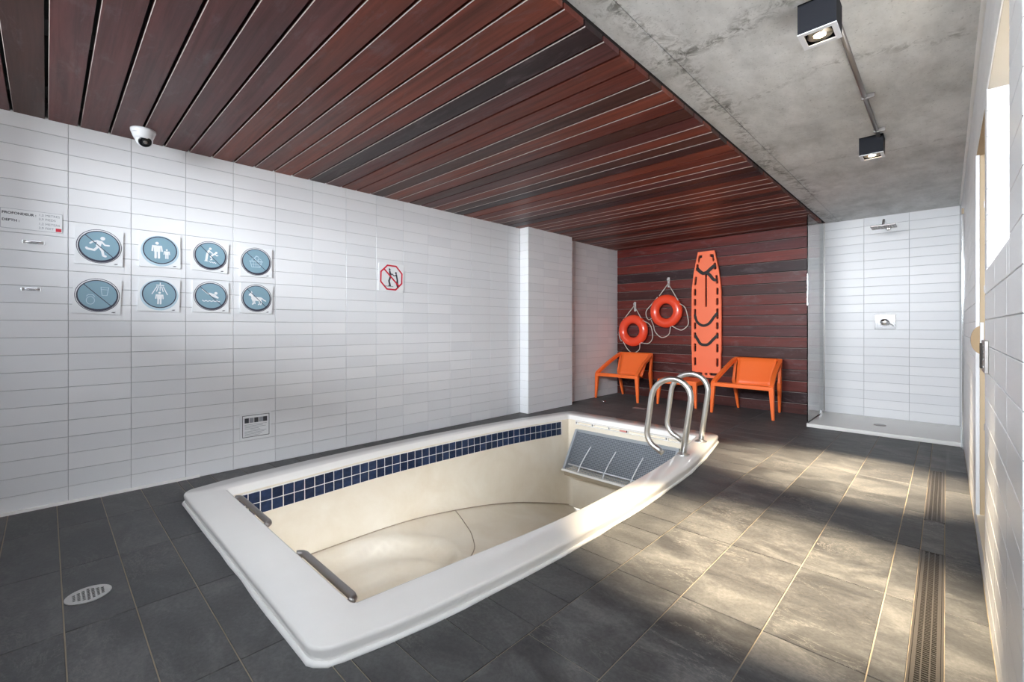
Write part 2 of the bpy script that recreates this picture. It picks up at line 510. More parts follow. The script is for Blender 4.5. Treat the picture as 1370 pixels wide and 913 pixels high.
def structure(name, mb, mat, label, cat='wall'):
    return tag(mb.build(name, mat), label, cat, kind='structure')

def interp(tab, x):
    if x <= tab[0][0]: return tab[0][1]
    for (a, b), (c, d) in zip(tab, tab[1:]):
        if x <= c: return b + (d-b)*(x-a)/(c-a)
    return tab[-1][1]
def sinterp(tab, x):
    """smooth interpolation (Catmull-Rom) through the table"""
    if x <= tab[0][0]: return tab[0][1]
    n = len(tab)
    for i in range(n-1):
        if x <= tab[i+1][0]:
            x1, y1 = tab[i]; x2, y2 = tab[i+1]
            m1 = (y2 - tab[i-1][1])/(x2 - tab[i-1][0]) if i > 0 else (y2-y1)/(x2-x1)
            m2 = (tab[i+2][1]-y1)/(tab[i+2][0]-x1) if i+2 < n else (y2-y1)/(x2-x1)
            h = x2-x1; t = (x-x1)/h
            return (2*t**3-3*t*t+1)*y1 + (t**3-2*t*t+t)*h*m1 + (-2*t**3+3*t*t)*y2 + (t**3-t*t)*h*m2
    return tab[-1][1]

# ------------------------------------------------------------------ pool outline (plan)
PCX = -2.45
HW_OUT = [(0.59,1.0),(0.84,1.06),(1.1,1.092),(1.6,1.125),(2.1,1.132),(2.6,1.122),(3.2,1.085),(3.6,1.04),(4.24,0.93),(4.50,0.875)]
HW_IN = [(0.80,0.85),(1.2,0.885),(1.9,0.945),(2.6,0.94),(3.3,0.90),(3.6,0.86),(4.27,0.745)]
def hwo(y): return sinterp(HW_OUT, y)
def hwi(y): return sinterp(HW_IN, y)
def hwm(y): return 0.5*(hwo(y)+hwi(y))
HY0, HY1 = 0.70, 4.385

# ------------------------------------------------------------------ floor
GL = 4.0
fb = MB()
def fquad(x0, x1, y0, y1): fb.add([(x0[0],y0,-0.004),(x1[0],y0,-0.004),(x1[1],y1,-0.004),(x0[1],y1,-0.004)], [(0,1,2,3)])
FX1 = 1.35
fquad((XL-.05,)*2, (FX1,)*2, YR-.05, HY0)
ys = [HY0 + (HY1-HY0)*i/24 for i in range(25)]
for a, b in zip(ys, ys[1:]):
    fquad((XL-.05,)*2, (PCX-hwm(a), PCX-hwm(b)), a, b)
    fquad((PCX+hwm(a), PCX+hwm(b)), (FX1,)*2, a, b)
fquad((XL-.05,)*2, (FX1,)*2, HY1, YS+.05)
floor = structure('floor', fb, M['fgrout'], 'dark grey slate look tiled floor with tan grout lines', 'floor')

G = 0.0042
def floor_piece(poly, mt=None):
    mt = mt or M['slate']
    cx = sum(p[0] for p in poly)/len(poly); cy = sum(p[1] for p in poly)/len(poly)
    xs = [p[0] for p in poly]; yy = [p[1] for p in poly]
    area = 0.5*abs(sum(poly[i][0]*poly[(i+1)%len(poly)][1]-poly[(i+1)%len(poly)][0]*poly[i][1] for i in range(len(poly))))
    if area < 0.002: return
    if len(poly) == 4 and abs(poly[0][0]-poly[3][0]) < 1e-6 and abs(poly[1][0]-poly[2][0]) < 1e-6:
        link('floor_tile', tile_mesh(max(xs)-min(xs)-G, max(yy)-min(yy)-G, 0.010), mt, floor, Matrix.Translation((cx, cy, -0.010)))
    else:
        q = [(cx + (x-cx)*(1-G/max(.05,abs(max(xs)-min(xs)))), cy + (y-cy)*(1-G/max(.05,max(yy)-min(yy)))) for x, y in poly]
        m = MB().prism([(x-cx, y-cy) for x, y in q], -0.010, 0.0).mesh('floor_tile')
        link('floor_tile', m, mt, floor, Matrix.Translation((cx, cy, 0)))

def strip_tile(xa, xb, ya, yb):
    for y0, y1 in ((ya, min(yb, HY0)), (max(ya, HY1), yb)):
        if y1 - y0 > 0.01: floor_piece([(xa,y0),(xb,y0),(xb,y1),(xa,y1)], M['strip'])
    y0, y1 = max(ya, HY0), min(yb, HY1)
    if y1 - y0 > 0.01:
        l0, l1, r0, r1 = PCX-hwm(y0), PCX-hwm(y1), PCX+hwm(y0), PCX+hwm(y1)
        if xa < min(l0, l1): floor_piece([(xa,y0),(min(xb,l0),y0),(min(xb,l1),y1),(xa,y1)], M['strip'])
        if xb > max(r0, r1): floor_piece([(max(xa,r0),y0),(xb,y0),(xb,y1),(max(xa,r1),y1)], M['strip'])

xs = [XL, -3.478, -2.878, -2.278, -1.678, -1.078]
y = -0.755
while y < YB - 0.02:
    for a, b in zip(xs, xs[1:]): strip_tile(a, b, y, min(y+0.2, YB))
    y += 0.2
DR0, DR1 = -0.092, -0.006
drains = [(DR0, DR1, 0.95, 3.0), (DR0, DR1, 3.485, 4.70)]
bx = [-1.078, -0.78, -0.48, -0.182, 0.115]
for i in range(4):
    y = -0.6
    while y < YS - 0.02:
        rs = [(bx[i], bx[i+1], y, min(y+0.6, YS))]
        for d in drains: rs = subtract(rs, d)
        for (a, b, c, d) in rs:
            if i == 3 and a < DR0 - .01 and b > DR1 + .01 and c > 2.9:
                floor_piece([(a,c),(DR0,c),(DR0,d),(a,d)]); floor_piece([(DR0,c),(b,c),(b,d),(DR0,d)])
            else: floor_piece([(a,c),(b,c),(b,d),(a,d)])
        y += 0.6
for i in range(4):
    y = -0.6
    while y < 1.4:
        floor_piece([(0.115+0.3*i, y), (0.115+0.3*(i+1), y), (0.115+0.3*(i+1), min(y+.6,1.42)), (0.115+0.3*i, min(y+.6,1.42))]); y += 0.6

# ------------------------------------------------------------------ walls
PY0, PY1, PXF = 4.225, 5.16, -3.795     # tiled pillar
wl = structure('wall_left', MB().box(XL-.2, XL-.006, YR-.1, PY0+.3, -.1, ZC+.2), M['grout'], 'long white tiled wall with safety signs, left of the pool')
tile_wall(wl, ROT_L, (XL,0,0), YR, PY0, 0.0, ZC+.015, 0.301, ROW, 0.095, 0.0, near=lambda r: (r[0] < -0.55, r[0]))
pil = structure('wall_pillar', MB().box(XL-.2, PXF-.006, PY0+.006, PY1-.006, -.1, ZC+.2), M['grout'], 'white tiled pillar standing out from the left wall')
tile_wall(pil, ROT_L, (PXF,0,0), PY0, PY1, 0.0, ZC+.015, 0.309, ROW, PY0, 0.0)
tile_wall(pil, ROT_B, (0,PY0,0), XL, PXF, 0.0, ZC+.015, 0.4, ROW, XL, 0.0)
alc = structure('wall_alcove', MB().box(XL-.2, XL-.006, PY1-.2, YS, -.1, ZC+.2), M['grout'], 'short white tiled wall between pillar and wood wall')
tile_wall(alc, ROT_L, (XL,0,0), PY1, YB+.02, 0.0, ZC+.015, 0.301, ROW, 5.42, 0.0)
ws_ = structure('wall_shower', MB().box(-1.13, XR+.2, YS+.006, YS+.2, -.1, ZK+.2), M['grout'], 'white tiled rear wall of the shower')
tile_wall(ws_, ROT_B, (0,YS,0), -1.13, XR, 0.0, ZK+.01, 0.409, ROW, -0.712, 0.03)

WY0, WY1, WZ0, WZ1 = 1.70, 2.585, 1.327, 2.04       # window opening
DY0, DY1, DZ0, DZ1 = 2.70, 3.40, 0.115, 2.0         # door opening
XD = XR + 0.20
wr_ = MB()
YE = 1.42
for (a,b,c,d) in subtract(subtract([(YE+.006, YS+.2, -.1, ZK+.2)], (WY0,WY1,WZ0,WZ1)), (DY0,DY1,DZ0,DZ1)):
    wr_.box(XR+.006, XD, a, b, c, d)
wr_ = structure('wall_right', wr_, M['pgrout'], 'white tiled wall at the right edge with window and door openings')
tile_wall(wr_, ROT_R, (XR,0,0), -YS, -YE, 0.0, ZK+.01, 0.409, ROW, -1.771, -0.010, holes=[(-WY1,-WY0,WZ0,WZ1),(-DY1,-DY0,DZ0,DZ1)], near=lambda r: -r[1])
# end face of the right wall (towards the camera) and the tiled reveal of the window
tile_wall(wr_, ROT_B, (0,YE,0), XR, XR+.4, 0.0, ZK+.01, 0.409, ROW, XR, -0.010)
tile_wall(wr_, ROT_B, (0,WY1-.001,0), XR+.002, XD, WZ0, WZ1, 0.409, ROW, XR, -0.010)
ro = structure('wall_side', MB().box(FX1, FX1+.1, YR-.15, YE+.2, -.1, ZK+.2).box(XD-.01, FX1+.1, YE+.006, YE+.2, -.1, ZK+.2), M['paint'], 'plain white wall added at the entrance corner to block side daylight')  # unseen wall, added to stop daylight spilling in from the side
rr_ = MB()
rr_.box(XL-.2, FX1+.1, YR-.15, YR, -.1, 1.56)
rr_.box(XL-.2, -3.30, YR-.15, YR, 1.56, ZC+.1)  # unseen pier, added to hold daylight off the near left wall
structure('wall_rear', rr_, M['paint'], 'low white sill wall under the rear glazing, with an added pier')
wf = MB()
for xx in (-3.27, -2.2, -1.0, 0.2, 1.32): wf.box(xx-.025, xx+.025, YR-.10, YR-.04, 1.56, ZC+.05)
wf.box(-3.30, FX1, YR-.10, YR-.04, 1.56, 1.60)
w1 = tag(wf.build('window_1', M['alu']), 'wide rear glazing frame of white aluminium', 'window', kind='structure')
# right-hand window: soffit, sill, frame
tag(MB().box(XR+.004, XD, WY0, WY1, WZ1-.001, WZ1+.004).box(XR+.004, XD, WY0, WY1, WZ0-.004, WZ0+.001).box(XR+.004,XD,WY0-.004,WY0+.001,WZ0,WZ1).build('trim_1', M['soffit']), 'cream soffit and sill lining the right window opening', 'trim', kind='structure')
w2 = MB()
for a, b, c, d in ((WY0,WY1,WZ0,WZ0+.04),(WY0,WY1,WZ1-.04,WZ1),(WY0,WY0+.04,WZ0,WZ1),(WY1-.04,WY1,WZ0,WZ1)): w2.box(XD-.05, XD-.01, a, b, c, d)
tag(w2.build('window_2', M['alu']), 'white window frame set deep in the right wall', 'window', kind='structure')

# tones of the single boards
WOOD = dict(dark=(0.048, 0.026, 0.028), umber=(0.085, 0.034, 0.026), plum=(0.140, 0.048, 0.046), red=(0.178, 0.044, 0.030), rust=(0.235, 0.060, 0.036), warm=(0.205, 0.052, 0.033))
def wood_tone(name):
    j = random.uniform(.9, 1.12); return (*[c*j for c in WOOD[name]], 1)
# wood wall
YBP = YB + 0.022
wb_ = structure('wall_back', MB().box(XL, -1.128, YBP+.002, YS+.2, -.1, ZC+.2), M['void'], 'dark red wood plank wall behind the orange chairs')
ph = 0.14; gapw = 0.009
def board_mesh(prof, x0, x1, pale):
    """extrude a board profile (y,z) along x; face number `pale` of the profile is the arris with painted edge light"""
    mb = MB(); n = len(prof)
    mb.add([(x0,y,z) for y,z in prof] + [(x1,y,z) for y,z in prof],
           [tuple(range(n)), tuple(reversed(range(n,2*n)))] + [(i,n+i,n+(i+1)%n,(i+1)%n) for i in range(n)])
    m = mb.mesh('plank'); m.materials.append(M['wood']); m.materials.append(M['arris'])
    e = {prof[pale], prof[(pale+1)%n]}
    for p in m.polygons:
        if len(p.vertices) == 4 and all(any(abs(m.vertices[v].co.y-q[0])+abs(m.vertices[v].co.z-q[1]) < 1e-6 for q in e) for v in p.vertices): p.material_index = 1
    return m
hp_ = (ph-gapw)/2; hl_ = (-1.128-XL)/2
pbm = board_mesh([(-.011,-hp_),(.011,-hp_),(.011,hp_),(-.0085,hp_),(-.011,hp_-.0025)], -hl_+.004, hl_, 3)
nb = 17
for k in range(nb):
    zc = ZC - ph*(k+.5) + 0.01
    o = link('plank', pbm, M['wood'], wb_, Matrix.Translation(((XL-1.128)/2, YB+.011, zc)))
    o.color = tuple(c*q for c, q in zip(wood_tone({3: 'dark', 5: 'umber', 11: 'umber', 13: 'umber', 15: 'dark', 16: 'umber'}.get(k, ('red', 'plum', 'warm', 'red')[k % 4])), (.82, .48, .51, 1)))

# ------------------------------------------------------------------ ceilings
ceil = MB().box(XL-.2, XC-.002, YR-.15, YS+.1, ZC+.10, ZC+.2)
ceil = structure('ceiling', ceil, M['void'], 'ceiling of dark red hardwood planks above the pool', 'ceiling')
pl_len = XC - XL - .004
pcm2 = MB().box(-pl_len/2, pl_len/2, -.0645, .0645, 0, .028).mesh('plank')
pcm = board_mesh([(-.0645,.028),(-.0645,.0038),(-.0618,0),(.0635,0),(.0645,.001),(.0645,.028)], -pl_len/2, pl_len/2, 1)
k = -5
while True:
    yc = (k+.5)*0.1425
    if yc + .07 > YB: break
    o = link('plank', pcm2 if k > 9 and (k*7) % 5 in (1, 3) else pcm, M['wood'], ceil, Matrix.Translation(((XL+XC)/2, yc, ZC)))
    o.color = wood_tone({-1: 'umber', 2: 'plum', 11: 'dark', 15: 'umber', 18: 'umber', 21: 'umber', 22: 'dark', 27: 'umber', 28: 'dark', 33: 'umber', 38: 'umber'}.get(k, 'plum' if k < 5 else ('red', 'warm', 'rust', 'red', 'rust', 'plum', 'warm')[k % 7]))  # boards nearest the camera are plum to paint in their daylight sheen
    k += 1
bt = MB()
for xx in (-3.7, -2.9, -2.1, -1.3): bt.box(xx-.03, xx+.03, YR, YB, ZC+.030, ZC+.10)
bt.build('batten', M['void'], ceil)
cc = structure('ceiling_concrete', MB().box(XC-.3, FX1+.1, YR-.15, YS+.2, ZK+.006, ZK+.3), M['void'], 'raw stained concrete ceiling slab on the right', 'ceiling')
MB().box(XC, -0.957, YR-.15, YS+.02, ZK, ZK+.1).build('panel', M['concrete'], cc)
MB().box(-0.953, FX1+.05, YR-.15, YS+.02, ZK, ZK+.1).build('panel', M['concrete'], cc)
MB().box(XC-.012, XC-.006, YR-.1, YB, ZC+.029, ZK+.05).build('edge_board', M['void'], cc)

# caulk and trims
tag(MB().bar((XL+.007,YR,.008),(XL+.007,0.78,.008),.014,.018).build('baseboard_left', M['caulk']), 'white caulk bead along the foot of the left wall', 'caulk', kind='structure')
tag(MB().tube([(XR-.004, 1.43+.22*i, ZK-.004+.003*math.sin(i*2.3)) for i in range(25)], .012, 6).build('trim_2', M['caulk'], smooth=True), 'rough white sealant bead under the concrete along the right wall', 'trim', kind='structure')

# ------------------------------------------------------------------ pool
pool = empty('swim_spa', (PCX, 2.55, 0))
tag(pool, 'empty cream swim spa with white rim and navy tile band', 'swim spa')
POFF = Matrix.Translation((-PCX, -2.55, 0))
def loop(hw, y0, y1, r, z, zf=None, ns=26, nc=6, nx=12):
    pts = []
    def zz(y): return z if zf is None else zf(y)
    for i in range(ns):
        y = y0+r + (y1-y0-2*r)*i/(ns-1); pts.append((PCX-hw(y), y, zz(y)))
    hl = hw(y1-r)
    for k in range(1, nc):
        a = math.pi - math.pi/2*k/nc; pts.append((PCX-hl+r + r*math.cos(a), y1-r + r*math.sin(a), zz(y1)))
    for i in range(nx):
        x = -hl+r + (2*hl-2*r)*i/(nx-1); pts.append((PCX+x, y1, zz(y1)))
    for k in range(1, nc):
        a = math.pi/2 - math.pi/2*k/nc; pts.append((PCX+hl-r + r*math.cos(a), y1-r + r*math.sin(a), zz(y1)))
    for i in range(ns):
        y = y1-r - (y1-y0-2*r)*i/(ns-1); pts.append((PCX+hw(y), y, zz(y)))
    hl = hw(y0+r)
    for k in range(1, nc):
        a = -math.pi/2*k/nc; pts.append((PCX+hl-r + r*math.cos(a), y0+r + r*math.sin(a), zz(y0)))
    for i in range(nx):
        x = hl-r - (2*hl-2*r)*i/(nx-1); pts.append((PCX+x, y0, zz(y0)))
    for k in range(1, nc):
        a = -math.pi/2 - math.pi/2*k/nc; pts.append((PCX-hl+r + r*math.cos(a), y0+r + r*math.sin(a), zz(y0)))
    return pts
def skin(loops, cap=False):
    mb = MB(); n = len(loops[0])
    for l in loops: mb.v += [tuple(p) for p in l]
    for i in range(len(loops)-1):
        for k in range(n): mb.f.append((i*n+k, i*n+(k+1)%n, (i+1)*n+(k+1)%n, (i+1)*n+k))
    return mb
RIMZ = 0.065
off = lambda f, d: (lambda y: f(y)+d)
rim = skin([
    loop(off(hwo,-.005), .595, 4.495, .09, -.002),
    loop(off(hwo,-.005), .595, 4.495, .09, .020),
    loop(off(hwo,.002), .588, 4.502, .095, RIMZ-.016),
    loop(off(hwo,.0), .590, 4.50, .095, RIMZ-.006),
    loop(off(hwo,-.006), .596, 4.494, .09, RIMZ),
    loop(off(hwi,.012), .788, 4.282, .03, RIMZ),
    loop(off(hwi,.004), .796, 4.274, .028, RIMZ-.003),
    loop(hwi, .80, 4.27, .025, RIMZ-.012),
    loop(off(hwi,-.028), .825, 4.245, .02, .022)])
o = rim.build('rim', M['rim'], pool, smooth=True, matrix=POFF)
cl = loop(off(hwo,-.004), .593, 4.497, .09, .004)
random.seed(3)
cm = MB().tube([(x+random.uniform(-.004,.004), y+random.uniform(-.004,.004), z) for x, y, z in cl], .012, 6, closed=True).build('caulk_bead', M['caulk'], pool, smooth=True, matrix=POFF)

EDGE = [(0.7,-.50),(1.58,-.545),(2.2,-.575),(2.62,-.62),(3.1,-.69),(3.54,-.78),(4.0,-.90),(4.3,-.99)]
ez = lambda y: sinterp(EDGE, y)
hwb = lambda y: hwi(y)-.075
basin = skin([
    loop(off(hwi,-.028), .825, 4.245, .02, .024),
    loop(off(hwi,-.032), .829, 4.241, .02, -.15),
    loop(off(hwi,-.055), .85, 4.225, .05, -.35),
    loop(off(hwi,-.068), .862, 4.215, .07, 0, zf=lambda y: ez(y)+.05),
    loop(hwb, .87, 4.20, .07, 0, zf=lambda y: ez(y)-.01)])
NX, NY = 48, 72
base = len(basin.v)
for j in range(NY+1):
    y = .85 + (4.23-.85)*j/NY
    for i in range(NX+1):
        s = -1 + 2*i/NX
        x = PCX + s*(hwb(y)+.01)
        e = min(1, (1-abs(s))/.35); e = e*e*(3-2*e)
        z = ez(y) - e*.05
        # moulded oval seat
        q = math.hypot((x+2.84)/.36, (y-1.60)/.56)
        d = 0 if q > 1.25 else (1 if q < .55 else 0.5+0.5*math.cos(math.pi*(q-.55)/.70))
        def st(a, b, v):
            w = max(0, min(1, (v-a)/(b-a))); return w*w*(3-2*w)
        q2 = math.hypot((x+2.82)/.20, (y-1.66)/.36)
        z += -.10*(1-st(.92, 1.06, q)) - .07*(1-st(.7, 1.1, q2)) + .014*math.exp(-((q-1.14)/.07)**2)
        # shallow return trough further along
        z += -.03*math.exp(-((s-.05)/.35)**2)*max(0, min(1, (y-2.2)/.6))
        basin.v.append((x, y, z))
for j in range(NY):
    for i in range(NX):
        a = base + j*(NX+1)+i; basin.f.append((a, a+1, a+NX+2, a+NX+1))
bo = basin.build('basin', M['basin'], pool, smooth=True, matrix=POFF)
# seams moulded into the basin
pts = [(PCX-hwb(y)+.001+.004, y, ez(y)+.006) for y in [0.9+.1*i for i in range(34)]]
MB().tube(pts, .004, 6).build('seam', M['seam'], bo, smooth=True)
arc = smooth_pts([(-3.30,2.66,0),(-3.03,2.575,0),(-2.80,2.44,0),(-2.62,2.29,0),(-2.45,2.05,0)], 6)
pts = []
for p in arc:
    s = (p.x-PCX)/hwb(p.y); e = min(1, (1-abs(s))/.35); e = max(0, e); e = e*e*(3-2*e)
    q = math.hypot((p.x+2.84)/.36, (p.y-1.60)/.56)
    zz = ez(p.y)-e*.05 + .022*math.exp(-((q-1.22)/.16)**2) - .03*math.exp(-((s-.05)/.35)**2)*max(0,min(1,(p.y-2.2)/.6))
    pts.append((p.x, p.y, zz+.0005))
MB().tube(pts, .004, 6).build('seam', M['seam'], bo, smooth=True)

# navy waterline tiles: grout strip and two rows along the bowed wall
TP = 0.0745
g = MB()
yy = [0.838 + (4.13-.838)*i/30 for i in range(31)]
xw = lambda y, z=0: PCX - (hwi(y)-.0285) 
for a, b in zip(yy, yy[1:]):
    n = len(g.v)
    g.v += [(xw(a)+.0015,a,.012),(xw(b)+.0015,b,.012),(xw(b)+.0045,b,-.142),(xw(a)+.0045,a,-.142)]
    g.f.append((n,n+1,n+2,n+3))
gr = g.build('waterline_grout', M['caulk'], pool, matrix=POFF)
ncol = 44
for i in range(ncol):
    yc = 0.8395 + TP*(i+.5)
    if yc > 4.12: break
    dx = xw(yc+.03)-xw(yc-.03); ang = math.atan2(-dx, .06)
    for rI in range(2):
        zc = .009 - .0375 - .076*rI
        mt = Matrix.Translation((xw(yc)-PCX*0+.0018+.0015*rI, yc, zc)) @ Matrix.Rotation(ang, 4, 'Z') @ ROT_L
        link('mosaic_tile', tile_mesh(.0675, .0695, .006), M['mosaic'], gr, mt)

# grab bars along the near edge
for xa, xb in ((-3.22,-2.66),(-2.22,-1.68)):
    yb_, zb = .872, .020
    p = [(xa,.826,zb)] + [(xa+.035-.035*math.cos(t), .826-.008+.035*math.sin(t), zb) for t in (R(30),R(60),R(90))]
    p += [(xb-.035+.035*math.sin(t), .826-.008+.035*math.cos(t), zb) for t in (R(0),R(30),R(60))] + [(xb,.826,zb)]
    MB().tube(p, .016, 12).build('grab_bar', M['dsteel'], pool, smooth=True, matrix=POFF)

# intake grille on the far wall: slanted box with wire screen
gx0, gx1 = -3.045, -1.855
ty, tz, by, bz = 4.225, -.085, 3.985, -.47
gr_ = empty('intake_grille'); gr_.parent = pool; gr_.matrix_local = POFF
MB().add([(gx0,ty+.01,tz-.005),(gx1,ty+.01,tz-.005),(gx1,by+.07,bz+.03),(gx0,by+.07,bz+.03)], [(0,1,2,3)]).build('cavity_back', M['grille_back'], gr_)
fr = MB()
fr.bar((gx0,ty,tz),(gx0,by,bz),.028,.028); fr.bar((gx1,ty,tz),(gx1,by,bz),.028,.028)
fr.bar((gx0-.014,ty,tz),(gx1+.014,ty,tz),.024,.024)
fr.build('frame', M['grille'], gr_)
MB().box(gx0-.03, gx1+.03, by-.014, by+.02, bz-.026, bz-.002).build('sill', M['rim'], gr_, bevel=.004)
MB().add([(gx0-.02,by+.012,bz-.025),(gx1+.02,by+.012,bz-.025),(gx1+.02,by+.035,bz-.085),(gx0-.02,by+.035,bz-.085),(gx0-.02,4.22,bz-.09),(gx1+.02,4.22,bz-.09)],[(0,1,2,3),(3,2,5,4)]).build('kick_face', M['kick'], gr_)  # brown colour puts the shade under the sill into this face
for xx in (gx0, gx1): MB().add([(xx,ty+.02,tz),(xx,by,bz),(xx,4.22,bz-.02)],[(0,1,2)]).build('cheek', M['grille'], gr_)
wm_ = MB()
for i in range(1, 26):
    t = i/26
    wm_.bar((gx0, ty+(by-ty)*t, tz+(bz-tz)*t), (gx1, ty+(by-ty)*t, tz+(bz-tz)*t), .0062, .003)
for i in range(1, 60):
    x = gx0 + (gx1-gx0)*i/60
    wm_.bar((x, ty+.003, tz-.002), (x, by+.003, bz-.002), .0022, .0025)
o = wm_.build('wire_screen', M['grille'], gr_); o['kind'] = 'stuff'
for fx in (.16, .42, .68, .90):
    x = gx0 + (gx1-gx0)*fx
    p = smooth_pts([(x+.06, ty+(by-ty)*.32-.008, tz+(bz-tz)*.32), (x+.025, ty+(by-ty)*.6-.008, tz+(bz-tz)*.6), (x+.002, ty+(by-ty)*.85-.008, tz+(bz-tz)*.85),(x, by-.008, bz)], 4)
    MB().tube(p, .006, 6).build('rib', M['alu'], gr_, smooth=True)
MB().tube([(gx0+.04, ty+(by-ty)*.86-.008, tz+(bz-tz)*.86), (gx1-.04, ty+(by-ty)*.86-.008, tz+(bz-tz)*.86)], .006, 6).build('crossbar', M['alu'], gr_, smooth=True)
# slotted overflow strip under the far lip
js = MB()
jx = [-3.05+.215*i for i in range(6)]
js.box(-3.07, -1.83, 4.222, 4.246, .012, .022).box(-3.07,-1.83,4.222,4.246,-.022,-.014)
for x in jx + [-1.84]: js.box(x-.012, x+.012, 4.222, 4.246, -.018, .018)
jo = js.build('overflow_strip', M['rim'], pool, matrix=POFF, bevel=.002)
for x in jx: MB().box(x-.004, x+.004, 4.2195, 4.2225, -.010, .012).build('slot', M['void'], jo)
MB().box(-2.49, -2.41, 4.2185, 4.2215, -.008, .008).build('sticker', M['sticker'], jo)

# ------------------------------------------------------------------ handrails
def handrail(x, y, label):
    e = tag(empty('handrail', (x, y, RIMZ)), label, 'handrail', 'steel entry handrails on the pool rim')
    lean = .14; w = .335; r = w/2; zs = .44
    P = [(0,0,0),(lean*zs*.5,0,zs*.5),(lean*zs,0,zs)]
    for k in range(1, 13):
        a = math.pi*k/13
        z = zs + r*math.sin(a)*1.0; P.append((-r + r*math.cos(a) + lean*z, 0, z))
    P.append((-w+lean*zs, 0, zs)); P.append((-w+lean*.25,0,.25)); 
    P.append((-w+lean*.15+.0,0,.15))
    for k in range(1, 8):
        a = R(75)*k/7; P.append((-w+lean*.15-.018*k/7+.14*(1-math.cos(a)), 0, .15-.14*math.sin(a)))
    lx, _, lz = P[-1]; P.append((lx+.055, 0, lz-.035))
    MB().tube(P, .0235, 16).build('tube', M['steel'], e, smooth=True)
    MB().lathe([(.048,0),(.050,.006),(.044,.012),(.028,.016),(.024,.026)], 24).build('flange', M['steel'], e, smooth=True)
handrail(-1.528, 3.572, 'looped steel handrail on the pool rim, the nearer one')
handrail(-1.588, 4.09, 'looped steel handrail on the pool rim, nearer the chairs')

# ------------------------------------------------------------------ drains
def linear_drain(y0, y1, label):
    e = tag(empty('linear_drain', ((DR0+DR1)/2, (y0+y1)/2, 0)), label, 'floor drain', 'linear drains in the right floor')
    L = (y1-y0)/2; w = (DR1-DR0)/2
    MB().box(-w, w, -L, L, -.0055, -.0035).build('channel', M['void'], e)
    f = MB()
    f.box(-w, -w+.006, -L, L, -.0055, .0005); f.box(w-.006, w, -L, L, -.0055, .0005); f.box(-w,w,-L,-L+.006,-.0055,.0005); f.box(-w,w,L-.006,L,-.0055,.0005)
    f.build('frame', M['grate'], e)
    for x0, x1 in ((-w+.008,-w+.018),(-.0125,-.0085),(.0085,.0125),(w-.018,w-.008)):
        MB().box(x0, x1, -L+.008, L-.008, -.0034, .0002).build('grate_bar', M['grate'], e)
    s = MB(); n = int((y1-y0)/.0125)
    for i in range(1, n):
        yy = -L + i*.0125
        s.box(-w+.016, w-.016, yy-.0022, yy+.0022, -.0032, -.0006)
    o = s.build('grate_slats', M['grate'], e); o['kind'] = 'stuff'
linear_drain(.95, 3.0, 'long slotted steel floor drain beside the right wall, nearest')
linear_drain(3.485, 4.70, 'shorter slotted steel floor drain near the shower')

e = tag(empty('round_drain', (-2.53, .12, 0)), 'round perforated steel floor drain in dark tiles', 'floor drain')
holes = []
for i in range(-3, 4):
    for j in range(-3, 4):
        x, y = i*.0155 + (j%2)*.00775, j*.0145
        if math.hypot(x, y) < .050: holes.append(circle(x, y, .0056, 8))
link('cover', filled('cover', [circle(0,0,.072,40)] + holes, .003), M['steel'], e, Matrix.Translation((0,0,.0005)))
MB().lathe([(.060,0),(.060,.0004)], 24).build('well', M['void'], e)
e = tag(empty('drain_plate', (-2.97, 5.55, 0)), 'small pale rectangular drain plate in the floor behind the handrails', 'floor drain')
MB().box(-.085, .085, -.04, .04, 0, .004).build('plate', M['steel'], e, bevel=.001)
for k in range(4): MB().box(-.07, .07, -.028+.016*k, -.022+.016*k, .004, .0046).build('slot', M['dsteel'], e)
e = tag(empty('floor_puck', (-3.62, 5.69, 0)), 'small chrome floor puck in front of the left chair', 'floor fitting')
MB().lathe([(.030,0),(.030,.008),(.022,.014)], 20).build('ring', M['chrome'], e, smooth=True)
MB().lathe([(.020,.014),(.016,.0145)], 16).build('centre', M['void'], e)

